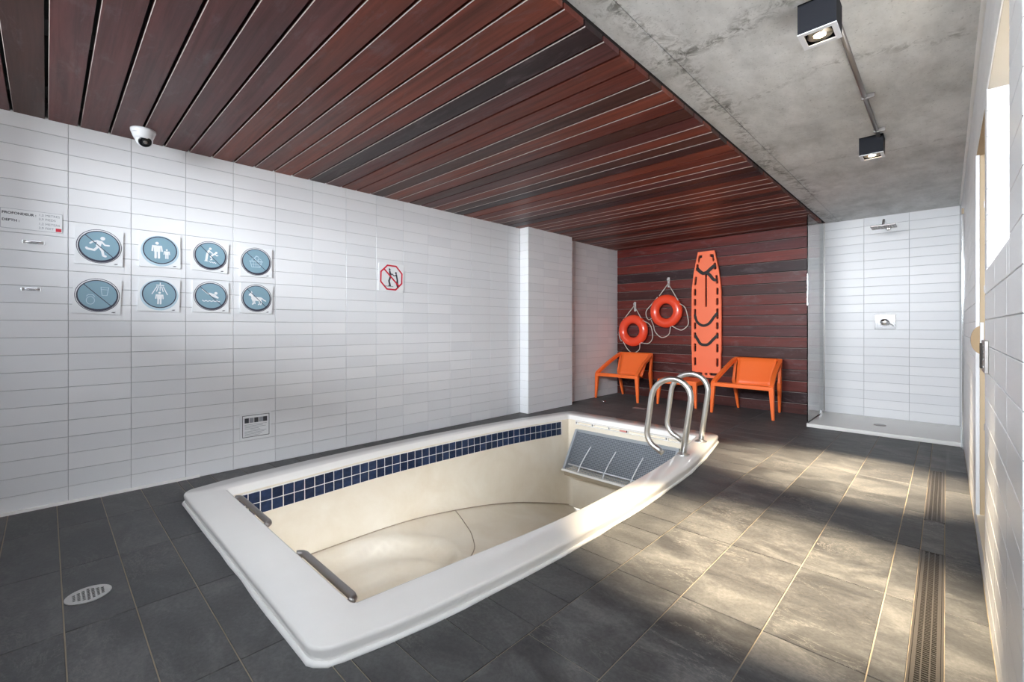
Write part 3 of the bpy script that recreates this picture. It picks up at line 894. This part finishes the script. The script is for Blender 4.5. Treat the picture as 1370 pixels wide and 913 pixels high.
# ------------------------------------------------------------------ orange furniture
def lounge_chair(x, y, rz, label):
    e = tag(empty('lounge_chair', (x, y, 0), (0,0,R(rz))), label, 'chair', 'orange lounge chairs by the wood wall')
    mo = M['orange']
    fw, bw = .335, .245           # half widths front / rear
    yf, yb = -.30, .29
    for s in (-1, 1):
        MB().bar((s*(fw+.02), yf-.01, 0), (s*fw, yf, .385), .030,.030,.056,.052,ref=(0,1,0)).build('leg', mo, e, bevel=.007)
        MB().bar((s*(bw+.005), yb+.03, 0), (s*(bw+.03), yb-.06, .40), .028,.030,.045,.060,ref=(0,1,0)).build('leg', mo, e, bevel=.007)
        # arm: rises from the front corner to the top of the back
        p = smooth_pts([(s*fw, yf-.015, .365), (s*(fw-.003), yf+.025, .405), (s*(fw-.035), yf+.25, .53), (s*(bw+.035), yb-.065, .645), (s*(bw+.012), yb+.0, .675)], 4)
        a = MB()
        for q, w in zip(p, p[1:]): a.bar(q, w + (w-q)*.08, .050, .040)
        a.build('arm', mo, e, bevel=.006)
        # rear upright between leg and back top
        MB().bar((s*(bw+.03), yb-.06, .38), (s*(bw+.022), yb+.005, .665), .035,.060,.035,.035,ref=(0,1,0)).build('rear_upright', mo, e, bevel=.006)
    MB().bar((-fw-.01, yf-.002, .368), (fw+.01, yf-.002, .368), .055, .050).build('front_rail', mo, e, bevel=.010)
    # back panel: slanted sheet rolled over the top
    def sheet(rows, name, th):
        nx = 10; mb = MB()
        for k, (yy, zz, hw, curve) in enumerate(rows):
            for i in range(nx+1):
                s = -1 + 2*i/nx; mb.v.append((s*hw, yy + curve*(s*s), zz))
        for k in range(len(rows)-1):
            for i in range(nx): a = k*(nx+1)+i; mb.f.append((a, a+1, a+nx+2, a+nx+1))
        o = mb.build(name, mo, e, smooth=True)
        md = o.modifiers.new('solid', 'SOLIDIFY'); md.thickness = th; md.offset = 0
        return o
    sheet([(.125,.335,.205,-.02),(.16,.40,.212,-.02),(.215,.52,.222,-.02),(.262,.63,.23,-.015),(.282,.672,.235,-.012),(.300,.688,.238,-.01),(.318,.680,.238,-.01)], 'backrest', .012)
    sheet([(yf+.01,.388,.315,0),(yf+.10,.380,.302,0),(yf+.25,.352,.27,0),(.05,.325,.232,0),(.13,.332,.212,-.01)], 'seat', .012)
    MB().bar((-bw-.01, yb+.012, .675), (bw+.01, yb+.012, .675), .030, .028).build('top_rail', mo, e, bevel=.008)
lounge_chair(-1.80, 6.225, -2, 'orange plastic lounge chair beside the glass shower panel')
lounge_chair(-3.55, 6.225, 0, 'orange plastic lounge chair in the corner under the lower ring buoy')

e = tag(empty('side_table', (-2.688, 6.275, 0)), 'small orange plastic table between the two lounge chairs', 'table')
MB().prism(rrect(-.285,.285,-.235,.235,.05), .335, .365).build('top', M['orange'], e, bevel=.006)
MB().bar((-.26,-.220,.322),(.26,-.220,.322),.022,.040).bar((-.26,.220,.322),(.26,.220,.322),.022,.040).bar((-.268,-.21,.322),(-.268,.21,.322),.022,.040).bar((.268,-.21,.322),(.268,.21,.322),.022,.040).build('apron', M['orange'], e, bevel=.004)
for sx in (-1,1):
    for sy in (-1,1):
        MB().bar((sx*.272, sy*.222, 0), (sx*.250, sy*.205, .345), .028,.028,.056,.050,ref=(0,1,0)).build('leg', M['orange'], e, bevel=.006)

# ------------------------------------------------------------------ spine board
e = tag(empty('spine_board', (-2.463, 6.548, 0)), 'coral rescue spine board with black straps hung on the wood wall', 'spine board')
half = [(.112,2.175),(.128,2.10),(.158,1.955),(.162,1.935),(.170,1.90),(.198,1.67),(.202,1.60),(.205,1.2),(.205,.78),(.198,.72),(.200,.66),(.196,.47),(.178,.405),(.165,.375)]
outl = [(x, z) for x, z in half] + [(-x, z) for x, z in reversed(half)]
def slot(x, z, w, h, tilt=0):
    c, s_ = math.cos(R(tilt)), math.sin(R(tilt))
    return [(x + a*c - b*s_, z + a*s_ + b*c) for a, b in rrect(-w/2, w/2, -h/2, h/2, min(w,h)*.49, 3)]
loops = [outl]
for s in (-1, 1):
    loops.append(slot(s*.124, 1.955, .042, .105, s*6)); loops.append(slot(s*.148, 1.765, .040, .13, s*6))
    for z, h in ((1.60,.085),(1.455,.085),(1.285,.135),(1.115,.085),(.975,.075),(.80,.105),(.60,.105)): loops.append(slot(s*.156, z, .040, h+.022))
    loops.append([(s*a, b) for a, b in ((.050,2.132),(.094,2.132),(.108,2.12),(.120,2.045),(.110,2.02),(.090,2.025),(.080,2.082),(.052,2.090))])
    loops.append(slot(s*.105, .428, .120, .044))
loops.append(slot(0, .428, .050, .040)); loops.append(slot(0, 1.62, .034, .48))
bm_ = filled('board', loops, .040, .004)
link('board', bm_, M['coral'], e, ROT_B @ Matrix.Translation((0,0,-.02)))
def strap(pts, w=.040):
    n = len(pts); mb = MB(); P = smooth_pts([(x,-.026-b,z) for x,z,b in pts], 5)
    for i, p in enumerate(P):
        t = (P[min(i+1,len(P)-1)] - P[max(i-1,0)]).normalized(); nn = Vector((-t.z, 0, t.x))
        mb.v += [tuple(p+nn*w/2), tuple(p-nn*w/2)]
    for i in range(len(P)-1): mb.f.append((2*i, 2*i+1, 2*i+3, 2*i+2))
    o = mb.build('strap', M['black'], e); md = o.modifiers.new('solid','SOLIDIFY'); md.thickness = .003
strap([(-.128,1.955,-.01),(-.10,1.915,.004),(-.04,1.865,.008),(.01,1.87,.012)], .046)
strap([(.128,1.97,-.01),(.09,1.94,.004),(.03,1.885,.01),(0,1.86,.012)], .046)
strap([(0,1.88,.008),(.06,1.83,.008),(.105,1.77,.006),(.145,1.75,-.01)], .042)
strap([(-.160,1.285,-.01),(-.13,1.185,.004),(-.08,1.135,.010),(-.02,1.118,.012),(.05,1.15,.010),(.12,1.245,.004),(.160,1.30,-.01)], .036)
strap([(-.160,.985,-.01),(-.125,.935,.004),(-.075,.86,.010),(-.02,.842,.012),(.04,.855,.010),(.11,.93,.004),(.160,.985,-.01)], .038)
MB().box(-.14,.14,-.022,.05,.367,.375).build('wall_bracket', M['black'], e)

# ------------------------------------------------------------------ ring buoys
def buoy(x, z, label, hang, loops_, bracket):
    e = tag(empty('ring_buoy', (x, 6.528, z)), label, 'ring buoy', 'orange ring buoys on the wood wall')
    mb = MB(); Rm, rr = .182, .070; NS, NT = 40, 18
    for i in range(NS):
        a = 2*math.pi*i/NS
        for k in range(NT):
            b = 2*math.pi*k/NT
            mb.v.append(((Rm+rr*math.cos(b))*math.cos(a), rr*.85*math.sin(b), (Rm+rr*math.cos(b))*math.sin(a)))
    for i in range(NS):
        for k in range(NT):
            j = (i+1)%NS; l = (k+1)%NT; mb.f.append((i*NT+k, j*NT+k, j*NT+l, i*NT+l))
    mb.build('ring', M['buoy'], e, smooth=True)
    for lp in loops_:
        n = len(lp)
        pts = smooth_pts([(a, -.030 if i in (0,n-1) else .032, b) for i, (a, b) in enumerate(lp)], 6)
        MB().tube(pts, .0068, 8).build('rope', M['rope'], e, smooth=True)
    for h in hang: MB().tube([(h[0][0], .035, h[0][1]), (h[1][0], -.02, h[1][1])], .0068, 8).build('rope', M['rope'], e, smooth=True)
    bx_, bz_ = bracket
    MB().box(bx_-.016, bx_+.016, .055, .0715, bz_-.09, bz_+.06).build('hook_plate', M['steel'], e, bevel=.002)
    MB().tube(smooth_pts([(bx_,.06,bz_+.02),(bx_,.035,bz_+.0),(bx_,.018,bz_+.012),(bx_,.012,bz_+.04)],4), .006, 8).build('hook', M['steel'], e, smooth=True)
buoy(-3.056, 1.337, 'orange ring buoy with white rope, the higher one beside the spine board',
     [((.017,.42),(-.10,.235)), ((.017,.42),(.195,.155))],
     [[(-.125,.215),(-.24,.125),(-.335,.02),(-.34,-.07),(-.30,-.125),(-.225,-.110)],
      [(-.225,-.135),(-.22,-.22),(-.19,-.315),(-.09,-.40),(.024,-.357),(.085,-.235)],
      [(.105,-.225),(.165,-.27),(.235,-.283),(.315,-.22),(.325,-.13),(.28,.043),(.225,.105)]], (.012,.455))
buoy(-3.607, 1.04, 'orange ring buoy with white rope, the lower one in the corner',
     [((0,.40),(-.14,.20)), ((0,.40),(.15,.195))],
     [[(-.155,.185),(-.24,.10),(-.272,-.02),(-.262,-.12),(-.232,-.17),(-.18,-.15)],
      [(-.165,-.175),(-.114,-.307),(-.02,-.36),(.086,-.307),(.136,-.20)],
      [(.145,-.19),(.243,-.20),(.315,-.117),(.30,.036),(.245,.115),(.18,.155)]], (0,.40))

# ------------------------------------------------------------------ shower
MB_t = MB().box(-1.105, XR-.003, 5.80, YS-.002, 0.001, .030)
e = tag(empty('shower_tray', (0,0,0)), 'low white shower tray at the far right', 'shower tray')
MB_t.build('base', M['tray'], e, bevel=.004)
MB().box(-1.105, XR-.003, 5.795, 5.84, .001, .042).build('front_lip', M['tray'], e, bevel=.006)
MB().lathe([(.055,.0),(.055,.004),(.045,.006)], 24, origin=(-.52,6.30,.030)).build('drain_cover', M['dsteel'], e, smooth=True)
g_ = tag(empty('glass_panel', (-1.112, 5.89, 0)), 'frameless clear glass panel at the left of the shower', 'glass panel')
MB().box(-.005, .005, .0, YS-5.89-.012, .045, ZK-.002).build('pane', M['glass'], g_)
MB().box(-.010, .010, YS-5.89-.014, YS-5.89-.003, .042, ZK-.002).build('wall_channel', M['dsteel'], g_)
MB().box(-.010, .012, .70, .80, .030, .075).build('clamp', M['chrome'], g_)
h_ = tag(empty('rain_shower', (-.485, 6.25, 2.17)), 'square chrome rain shower head on the white tiled wall', 'shower head')
MB().box(-.105, .105, -.105, .105, 0, .012).build('plate', M['dsteel'], h_, bevel=.003)
nz = MB()
for i in range(9):
    for j in range(9): nz.lathe([(.004,-.003),(.004,0)], 6, origin=(-.08+.02*i,-.08+.02*j,0))
o = nz.build('nozzles', M['dsteel'], h_); o['kind'] = 'stuff'
MB().tube(smooth_pts([(0,0,.012),(0,0,.05),(0,.02,.075),(0,.06,.085),(0,.30,.085),(0,YS-6.25,.085)],5), .012, 12).build('arm', M['chrome'], h_, smooth=True)
MB().lathe([(.03,0),(.03,.008),(.02,.012)], 20, axis='y', origin=(0,YS-6.25,.085)).build('rosette', M['chrome'], h_, smooth=True)
v_ = tag(empty('shower_valve', (-.515, YS, 1.155)), 'chrome shower mixer with lever on the white tiled wall', 'shower valve')
MB().box(-.095, .095, -.010, 0, -.085, .085).build('plate', M['chrome'], v_, bevel=.003)
MB().lathe([(.045,0),(.043,.035),(.030,.045)], 24, axis='y', origin=(0,-.010,0)).build('cartridge', M['chrome'], v_, smooth=True)
MB().bar((0,-.04,.02),(.075,-.06,-.045),.022,.014,.016,.010).build('lever', M['chrome'], v_, bevel=.003)

pr = tag(empty('wall_profile', (XR, 5.70, 0)), 'tall bright metal profile on the right wall beside the shower', 'metal profile')
MB().box(-.016, -.001, -.018, .018, 0, 2.11).build('channel', M['chrome'], pr, bevel=.003)
MB().box(-.017, -.001, -.019, .019, 2.11, 2.16).build('cap', M['seam'], pr)
MB().box(-.021, -.016, -.020, -.010, 0.02, 2.10).build('edge', M['alu'], pr)

# ------------------------------------------------------------------ right-hand door
dd = tag(empty('door_1', (XR, DY1, 0)), 'recessed narrow door in the right tiled wall', 'door', kind='structure')
MB().box(.0, .20, -.004, .0, DZ0, DZ1).build('jamb', M['jamb'], dd)
MB().box(-.004, .011, -.012, -.004, DZ0, DZ1).build('frame', M['alu'], dd, bevel=.001)
MB().box(.0, .20, -(DY1-DY0), -.004, DZ0-.006, DZ0+.001).build('sill', M['cream'], dd)
MB().box(.0, .20, -(DY1-DY0), -.004, DZ1-.001, DZ1+.006).build('head', M['jamb'], dd)
MB().box(.15, .19, -(DY1-DY0), -.008, DZ0, DZ1).build('leaf', M['jamb'], dd)
for z in (1.72, 1.28, .56): MB().box(.026, .05, -.010, -.004, z, z+.035).build('hinge', M['dsteel'], dd)
pull = tag(empty('door_pull', (XR, 2.98, 1.04)), 'half round tan wooden door pull at the right edge', 'door pull')
hp = [(-.0,.065)] + [(-.036*math.sin(math.pi*k/12), .065*math.cos(math.pi*k/12)) for k in range(1,12)] + [(0,-.065)]
m = MB().prism(hp, -.012, .012).mesh('grip')
link('grip', m, M['maple'], pull, Matrix.Translation((.002,0,0)) @ Matrix.Rotation(R(90), 4, 'X'))
MB().box(-.004, .008, -.03, .03, -.05, .08).build('plate', M['alu'], pull, bevel=.001)
lk = tag(empty('lock_plate', (XR, 2.55, .985)), 'dark steel strike plate with holes on the right wall tiles', 'lock')
MB().box(-.012, -.0005, -.10, .10, -.062, .062).build('plate', M['dsteel'], lk, bevel=.002)
MB().box(-.018, -.012, .02, .08, -.05, .05).build('latch', M['black'], lk, bevel=.001)
for z in (-.04, -.012, .016, .042): MB().lathe([(.008,0),(.008,.002)], 12, axis='y').build('screw', M['chrome'], lk, matrix=Matrix.Translation((-.012,-.05,z)) @ Matrix.Rotation(R(-90),4,'Z'))

# ------------------------------------------------------------------ ceiling lamps
def lamp(x, y, label):
    e = tag(empty('ceiling_lamp', (x, y, ZK)), label, 'ceiling lamp', 'charcoal box lamps on the concrete ceiling')
    s, h, t = .065, .122, .006
    b = MB(); b.box(-s,s,-s,-s+t,-h,0).box(-s,s,s-t,s,-h,0).box(-s,-s+t,-s+t,s-t,-h,0).box(s-t,s,-s+t,s-t,-h,0).box(-s,s,-s,s,-.006,0)
    b.build('housing', M['lamp'], e)
    tr = MB(); a = s+.001; i = s-.018
    tr.box(-a,a,-a,-i,-h-.003,-h+.001).box(-a,a,i,a,-h-.003,-h+.001).box(-a,-i,-i,i,-h-.003,-h+.001).box(i,a,-i,i,-h-.003,-h+.001)
    tr.build('trim_ring', M['alu'], e)
    MB().lathe([(.044,-h+.004),(.030,-h+.034),(.020,-h+.040)], 24).build('reflector', M['lampin'], e, smooth=True)
    MB().lathe([(.033,-h+.010),(.030,-h+.006),(.012,-h+.002)], 24).build('bulb', M['bulb'], e, smooth=True)
    for sz, en, bl in ((R(38), LAMP_W, 1.0),):
        d = bpy.data.lights.new('lamp_light', 'SPOT'); d.energy = en; d.spot_size = sz; d.spot_blend = bl
        d.color = (1.0, 0.82, 0.57); d.shadow_soft_size = .03
        l = bpy.data.objects.new('lamp_light', d); COL.objects.link(l); l.parent = e
        l.location = (0, 0, -h-.012); l.rotation_euler = (R(3.5), R(6), 0); l.scale = (1.45, 1, 1)
lamp(-.37, 2.185, 'charcoal box ceiling lamp at the top edge, nearest the camera')
lamp(-.37, 3.975, 'charcoal box ceiling lamp further along, above the walkway')
c_ = tag(empty('conduit', (-.33, 3.0, ZK-.012)), 'thin grey conduit pipe joining the two ceiling lamps', 'conduit')
MB().tube([(0,-.75,0),(0,.91,0)], .011, 10).build('pipe', M['dsteel'], c_, smooth=True)
for yy in (.20, .80): MB().box(-.016,.045,-.008,.008,-.012,.012).build('clip', M['dsteel'], c_, matrix=Matrix.Translation((0,yy,0)), bevel=.002)

# ------------------------------------------------------------------ security camera
s_ = tag(empty('security_camera', (-3.71, .432, ZC)), 'white turret security camera under the plank ceiling', 'camera')
MB().lathe([(.066,0),(.066,-.012),(.061,-.024),(.053,-.047),(.045,-.062)], 32).build('base', M['camw'], s_, smooth=True)
dirv = Vector((.62, .10, -.55)).normalized(); c0 = Vector((.0, .004, -.060))
qm = dirv.to_track_quat('Z', 'Y').to_matrix().to_4x4()
qm = Matrix.Translation(c0) @ qm
MB().lathe([(.001,-.046),(.023,-.040),(.039,-.025),(.046,0),(.044,.015),(.038,.026)], 28).build('eyeball', M['camw'], s_, smooth=True, matrix=qm)
ln = MB().lathe([(.036,.024),(.034,.031),(.028,.034)], 28).build('lens_ring', M['lens'], s_, smooth=True, matrix=qm)
MB().lathe([(.012,.0342),(.009,.037),(.004,.038)], 20).build('lens', M['dsteel'], ln, smooth=True)
MB().tube([(.064*math.cos(a), .064*math.sin(a), -.024) for a in [R(-60+6*i) for i in range(8)]], .0015, 5).build('logo', M['inkgrey'], s_, matrix=Matrix.Translation((-.007,-.0,-.004)))

# ------------------------------------------------------------------ signs on the left wall
class Pic:
    """flat print built from discs, strokes and polygons in a unit circle"""
    def __init__(s, k): s.mb = MB(); s.k = k; s.z = 0
    def poly(s, pts):
        s.z += .00003; n = len(s.mb.v)
        s.mb.v += [(x*s.k, y*s.k, s.z) for x, y in pts]; s.mb.f.append(tuple(range(n, n+len(pts)))); return s
    def disc(s, x, y, r, ry=None): return s.poly(circle(x, y, r, 18, ry))
    def ring(s, x, y, r, w, ry=None, n=28):
        ry = ry or r; s.z += .00003; b = len(s.mb.v)
        for k in range(n):
            a = 2*math.pi*k/n
            s.mb.v += [((x+(r-w)*math.cos(a))*s.k, (y+(ry-w)*math.sin(a))*s.k, s.z), ((x+r*math.cos(a))*s.k, (y+ry*math.sin(a))*s.k, s.z)]
        for k in range(n):
            j = (k+1)%n; s.mb.f.append((b+2*k, b+2*k+1, b+2*j+1, b+2*j))
        return s
    def line(s, pts, w, round_=True):
        for (x0,y0),(x1,y1) in zip(pts, pts[1:]):
            d = math.hypot(x1-x0, y1-y0) or 1; nx, ny = -(y1-y0)/d*w/2, (x1-x0)/d*w/2
            s.poly([(x0+nx,y0+ny),(x0-nx,y0-ny),(x1-nx,y1-ny),(x1+nx,y1+ny)])
        if round_:
            for x, y in pts: s.poly(circle(x, y, w/2, 10))
        return s
    def mesh(s): return s.mb.mesh('print', True)

def standing(p, x, y, k):
    """front-facing pictogram person, (x,y) the foot point, k the height"""
    p.disc(x, y+.90*k, .085*k)
    p.poly([(x-.17*k,y+.77*k),(x+.17*k,y+.77*k),(x+.15*k,y+.40*k),(x-.15*k,y+.40*k)])
    for s in (-1,1):
        p.line([(x+s*.20*k,y+.74*k),(x+s*.23*k,y+.45*k)], .075*k)
        p.line([(x+s*.075*k,y+.42*k),(x+s*.08*k,y+.05*k)], .11*k)

def pic_run(p):
    p.disc(.17,.60,.135)
    p.poly([(-.12,.44),(.16,.40),(.05,-.05),(-.14,-.12),(-.20,.02)])
    p.line([(-.10,.40),(-.38,.30),(-.50,.18)], .11); p.line([(.10,.36),(.30,.12),(.52,.12)], .11)
    p.line([(.0,-.04),(.16,-.32),(.22,-.66),(.34,-.70)], .15); p.line([(-.10,-.06),(-.28,-.30),(-.66,-.24),(-.70,-.18)], .15)
def pic_supervise(p): standing(p,-.20,-.68,1.36); standing(p,.42,-.66,.80)
def pic_push(p):
    p.disc(-.05,.60,.10); p.line([(-.15,.42),(-.26,.05),(-.30,-.45)], .17); p.line([(-.12,.40),(.12,.22)], .09); p.line([(-.42,-.50),(-.15,-.50)], .05)
    p.disc(.40,.32,.095); p.line([(.30,.20),(.10,.05),(.02,-.10)], .14); p.line([(.30,.20),(.46,.05),(.54,.12)], .07); p.line([(.05,-.08),(.12,-.32),(.0,-.36)], .07)
    p.line([(-.06,-.50),(.02,-.58),(.12,-.52),(.22,-.60),(.32,-.54),(.42,-.62)], .05)
def pic_basket(p):
    p.line([(-.50,.0),(-.38,-.50),(.30,-.50),(.46,.0)], .05); p.line([(-.55,.02),(.52,.02)], .07)
    for x in (-.25,-.05,.15,.32): p.line([(x,-.02),(x*.85,-.48)], .035)
    p.line([(-.40,-.25),(.40,-.25)], .035)
    p.ring(-.22,.14,.16,.04); p.ring(.05,.30,.18,.04); p.ring(.28,.14,.14,.04); p.line([(-.2,.25),(.0,.52),(.15,.45)], .05)
def pic_glass(p):
    p.line([(.16,.62),(.24,.02),(.52,.02),(.60,.62),(.16,.62)], .035); p.line([(.20,.45),(.56,.45)], .03)
    p.ring(-.38,-.40,.24,.035,.30); p.line([(-.60,-.1),(-.50,.02),(-.25,.02),(-.15,-.12)], .035)
def pic_shower(p):
    standing(p,.0,-.80,1.02)
    p.line([(-.20,.72),(.24,.72)], .07); p.line([(.02,.74),(.02,.92)], .06)
    for x0,x1,y1 in ((-.18,-.48,.0),(-.08,-.20,.22),(.02,.02,.30),(.12,.22,.22),(.22,.50,.0)): p.line([(x0,.62),(x1,y1)], .055)
def pic_dive(p):
    p.disc(.36,.26,.12); p.poly([(-.62,.62),(-.54,.50),(-.10,.20),(.34,.02),(.56,-.14),(.50,-.20),(.10,-.04),(-.22,.14),(-.66,.54)]); p.line([(-.1,.25),(.25,.12),(.52,-.12)], .10)
    pts = [(-.62+.05*i, -.42+.08*abs(math.sin(math.pi*(i/5.2)))*-1+.05) for i in range(26)]
    p.line(pts, .06)
def pic_dog(p):
    p.poly([(-.40,.18),(-.05,.10),(.35,.10),(.42,-.12),(.30,-.28),(-.10,-.24),(-.36,-.26),(-.46,-.05)])
    p.poly([(-.66,.30),(-.48,.50),(-.40,.46),(-.22,.10),(-.42,-.02),(-.50,.18),(-.66,.20)]); p.poly([(-.50,.48),(-.44,.62),(-.36,.46)])
    p.line([(-.30,-.2),(-.26,-.52),(-.34,-.56)], .09); p.line([(-.18,-.2),(-.14,-.50)], .08); p.line([(.30,-.15),(.40,-.34),(.34,-.58)], .09); p.line([(.22,-.2),(.22,-.54),(.14,-.58)], .08)
    p.line([(.38,.04),(.58,-.14),(.74,-.22)], .09)

def safety_sign(y, z, w, pic, label, ban, tilt=0.0, print_mat='sign', disc='blue'):
    e = tag(empty('safety_sign'), label, 'sign', 'blue round pool rule signs on the left wall')
    e.matrix_world = Matrix.Translation((XL, y, z)) @ ROT_L @ Matrix.Rotation(R(tilt), 4, 'Z')
    h = w*.985
    link('panel', filled('panel', [rrect(-w/2,w/2,-h/2,h/2,.003,2)], .009), M['sign'], e)
    r = w*.405; cx, cy = .0, .006 
    Z = Matrix.Translation((cx, cy, .0093))
    if ban:
        link('rim_ring', filled('ring', [circle(0,0,r*1.16,48), circle(0,0,r*1.125,48)], .0012), M['navy'], e, Z)
        link('inner_ring', filled('ring', [circle(0,-r*.015,r*1.075,48,r*1.08), circle(0,r*.03,r*1.0,48,r*.975)], .0016), M['navy'], e, Z @ Matrix.Translation((0,-.001,0)))
        link('disc', filled('disc', [circle(0,0,r,48)], .0012), M[disc], e, Z)
        p = Pic(r); p.line([(-.72,.70),(.72,-.70)], .045, False); link('slash', p.mesh(), M['navy'], e, Z @ Matrix.Translation((0,0,.0026)))
    else:
        link('halo', filled('halo', [circle(0,-r*.06,r*1.14,48)], .0004), M['pale'], e, Z)
        link('rim_ring', filled('ring', [circle(0,0,r*1.03,48), circle(0,0,r*.96,48)], .0014), M['navy'], e, Z)
        link('disc', filled('disc', [circle(0,0,r*.965,48)], .0012), M[disc], e, Z)
    p = Pic(r*.93); pic(p); link('pictogram', p.mesh(), M[print_mat], e, Z @ Matrix.Translation((0,0,.0014)))
    p = Pic(1.0); p.poly([(w*.30,-h*.455),(w*.335,-h*.43),(w*.40,-h*.43),(w*.37,-h*.455)]); link('maker_mark', p.mesh(), M['ink'], e, Matrix.Translation((0,0,.0093)))

safety_sign(.238, 1.613, .232, pic_run, 'blue round sign with a crossed out running figure', True, -1.0)
safety_sign(.229, 1.297, .230, pic_glass, 'blue round sign with crossed out drinking glass outlines', True, -2.0, 'pale')
safety_sign(.550, 1.626, .229, pic_supervise, 'blue round sign with an adult beside a child', False, .5)
safety_sign(.546, 1.320, .230, pic_shower, 'blue round sign with a figure under a shower', False, -1.5)
safety_sign(.847, 1.622, .228, pic_push, 'blue round sign with a crossed out figure pushing another into water', True, -3.0)
safety_sign(.850, 1.322, .230, pic_dive, 'blue round sign with a crossed out diver above waves', True, .0)
safety_sign(1.155, 1.610, .232, pic_basket, 'blue round sign with a crossed out basket of food', True, .5, 'pale')
safety_sign(1.158, 1.321, .232, pic_dog, 'blue round sign with a crossed out dog', True, -1.5)

# depth sign with lettering
e = tag(empty('depth_sign'), 'small white depth sign lettered PROFONDEUR and DEPTH at the left edge', 'sign')
e.matrix_world = Matrix.Translation((XL, -.058, 1.736)) @ ROT_L
w, h = .256, .118
link('panel', filled('panel', [rrect(-w/2,w/2,-h/2,h/2,.002,2)], .004), M['sign'], e)
link('border', filled('border', [rrect(-w/2+.001,w/2-.001,-h/2+.001,h/2-.001,.001,1), rrect(-w/2+.0025,w/2-.0025,-h/2+.0025,h/2-.0025,.001,1)], .0004), M['inkgrey'], e, Matrix.Translation((0,0,.004)))
for body, x, y, s in (('PROFONDEUR :', -.122, .026, .0195), ('DEPTH :', -.122, -.016, .0195)):
    link('lettering', text_mesh(body, s, bold=.0006), M['ink'], e, Matrix.Translation((x,y,.0043)))
for body, x, y in (('1,2 METRES', .025, .033), ('3,9 PIEDS', .025, .008), ('1,2 METERS', .025, -.020), ('3,9 FEET', .025, -.045)):
    link('lettering', text_mesh(body, .0185), M['inkgrey'], e, Matrix.Translation((x,y,.0043)))
MB().box(.098,.122,-.052,-.032,.004,.0046).build('red_mark', M['red'], e)

# red octagon sign
e = tag(empty('warning_sign'), 'white sign with red octagon and crossed out pushing figures', 'sign')
e.matrix_world = Matrix.Translation((XL, 2.364, 1.585)) @ ROT_L @ Matrix.Rotation(R(-1.5), 4, 'Z')
w = .282
link('panel', filled('panel', [rrect(-w/2,w/2,-w/2,w/2,.022,5)], .006), M['sign'], e)
oc = lambda r: circle(0,0,r,8,a0=R(22.5))
link('octagon', filled('octagon', [oc(.134), oc(.118)], .0008), M['red'], e, Matrix.Translation((0,0,.006)))
p = Pic(.125); p.line([(-.72,.66),(.72,-.66)], .12, False); link('slash', p.mesh(), M['red'], e, Matrix.Translation((0,0,.0075)))
p = Pic(.125)
p.disc(-.18,.62,.075); p.line([(-.16,.45),(-.10,.05),(-.22,-.28),(-.12,-.62)], .15); p.line([(-.15,.40),(.02,.22)], .08); p.line([(-.12,.42),(-.22,.70)], .07); p.line([(-.24,-.64),(-.06,-.64)], .07)
p.disc(.38,.40,.085); p.line([(.42,.25),(.52,-.15),(.56,-.70)], .14); p.line([(.40,.22),(.20,.16),(.06,.30)], .07); p.line([(.50,-.15),(.44,-.45),(.52,-.68)], .08)
p.line([(-.66,-.70),(-.30,-.70),(.15,-.70)], .035)
link('pictogram', p.mesh(), M['ink'], e, Matrix.Translation((0,0,.0063)))

# framed notice low on the wall
e = tag(empty('framed_notice'), 'small framed notice with a dark photo strip low on the left wall', 'notice')
e.matrix_world = Matrix.Translation((XL, 1.153, .317)) @ ROT_L
w, h = .222, .198
link('panel', filled('panel', [rrect(-w/2,w/2,-h/2,h/2,.003,2)], .007), M['sign'], e)
link('border', filled('border', [rrect(-.096,.098,-.084,.088,.001,1), rrect(-.092,.094,-.080,.084,.001,1)], .0006), M['ink'], e, Matrix.Translation((0,0,.007)))
for k, x in enumerate((-.080,-.046,-.012,.022,.052)):
    MB().box(x, x+.030, .028, .066, .007, .0076).build('photo', M['ink'] if k % 2 == 0 else M['inkgrey'], e)
p = Pic(1.0)
for k, (a, b) in enumerate(((-.08,.078),(-.08,.05),(-.08,.072),(-.08,.02),(-.04,.03),(-.08,.076),(-.08,.06),(-.08,.045),(-.08,.03))):
    p.line([(a, .014-.0105*k),(b, .014-.0105*k)], .0028, False)
link('text_lines', p.mesh(), M['inkgrey'], e, Matrix.Translation((0,0,.0073)))

# small chrome brackets by the left edge
def bracket(y, z, w, label):
    e = tag(empty('wall_bracket'), label, 'bracket', 'chrome wall brackets under the depth sign')
    e.matrix_world = Matrix.Translation((XL, y, z)) @ ROT_L
    link('plate', filled('plate', [rrect(-w/2,w/2,-.009,.009,.004,3)], .004), M['chrome'], e)
    MB().tube(smooth_pts([(-w/2+.006,0,.004),(-w/4,-.001,.013),(0,-.002,.015),(w/4,-.001,.013),(w/2-.006,0,.004)],4), .006, 8).build('grip', M['chrome'], e, smooth=True)
    for s in (-1,1): MB().box(s*(w/2-.010)-.005, s*(w/2-.010)+.005, -.009, .009, .004, .006).build('end_cap', M['dsteel'], e)
bracket(-.053, 1.607, .094, 'small chrome wall bracket directly under the depth sign')
bracket(-.064, 1.325, .084, 'small chrome wall bracket lower down beside the drinking glass sign')
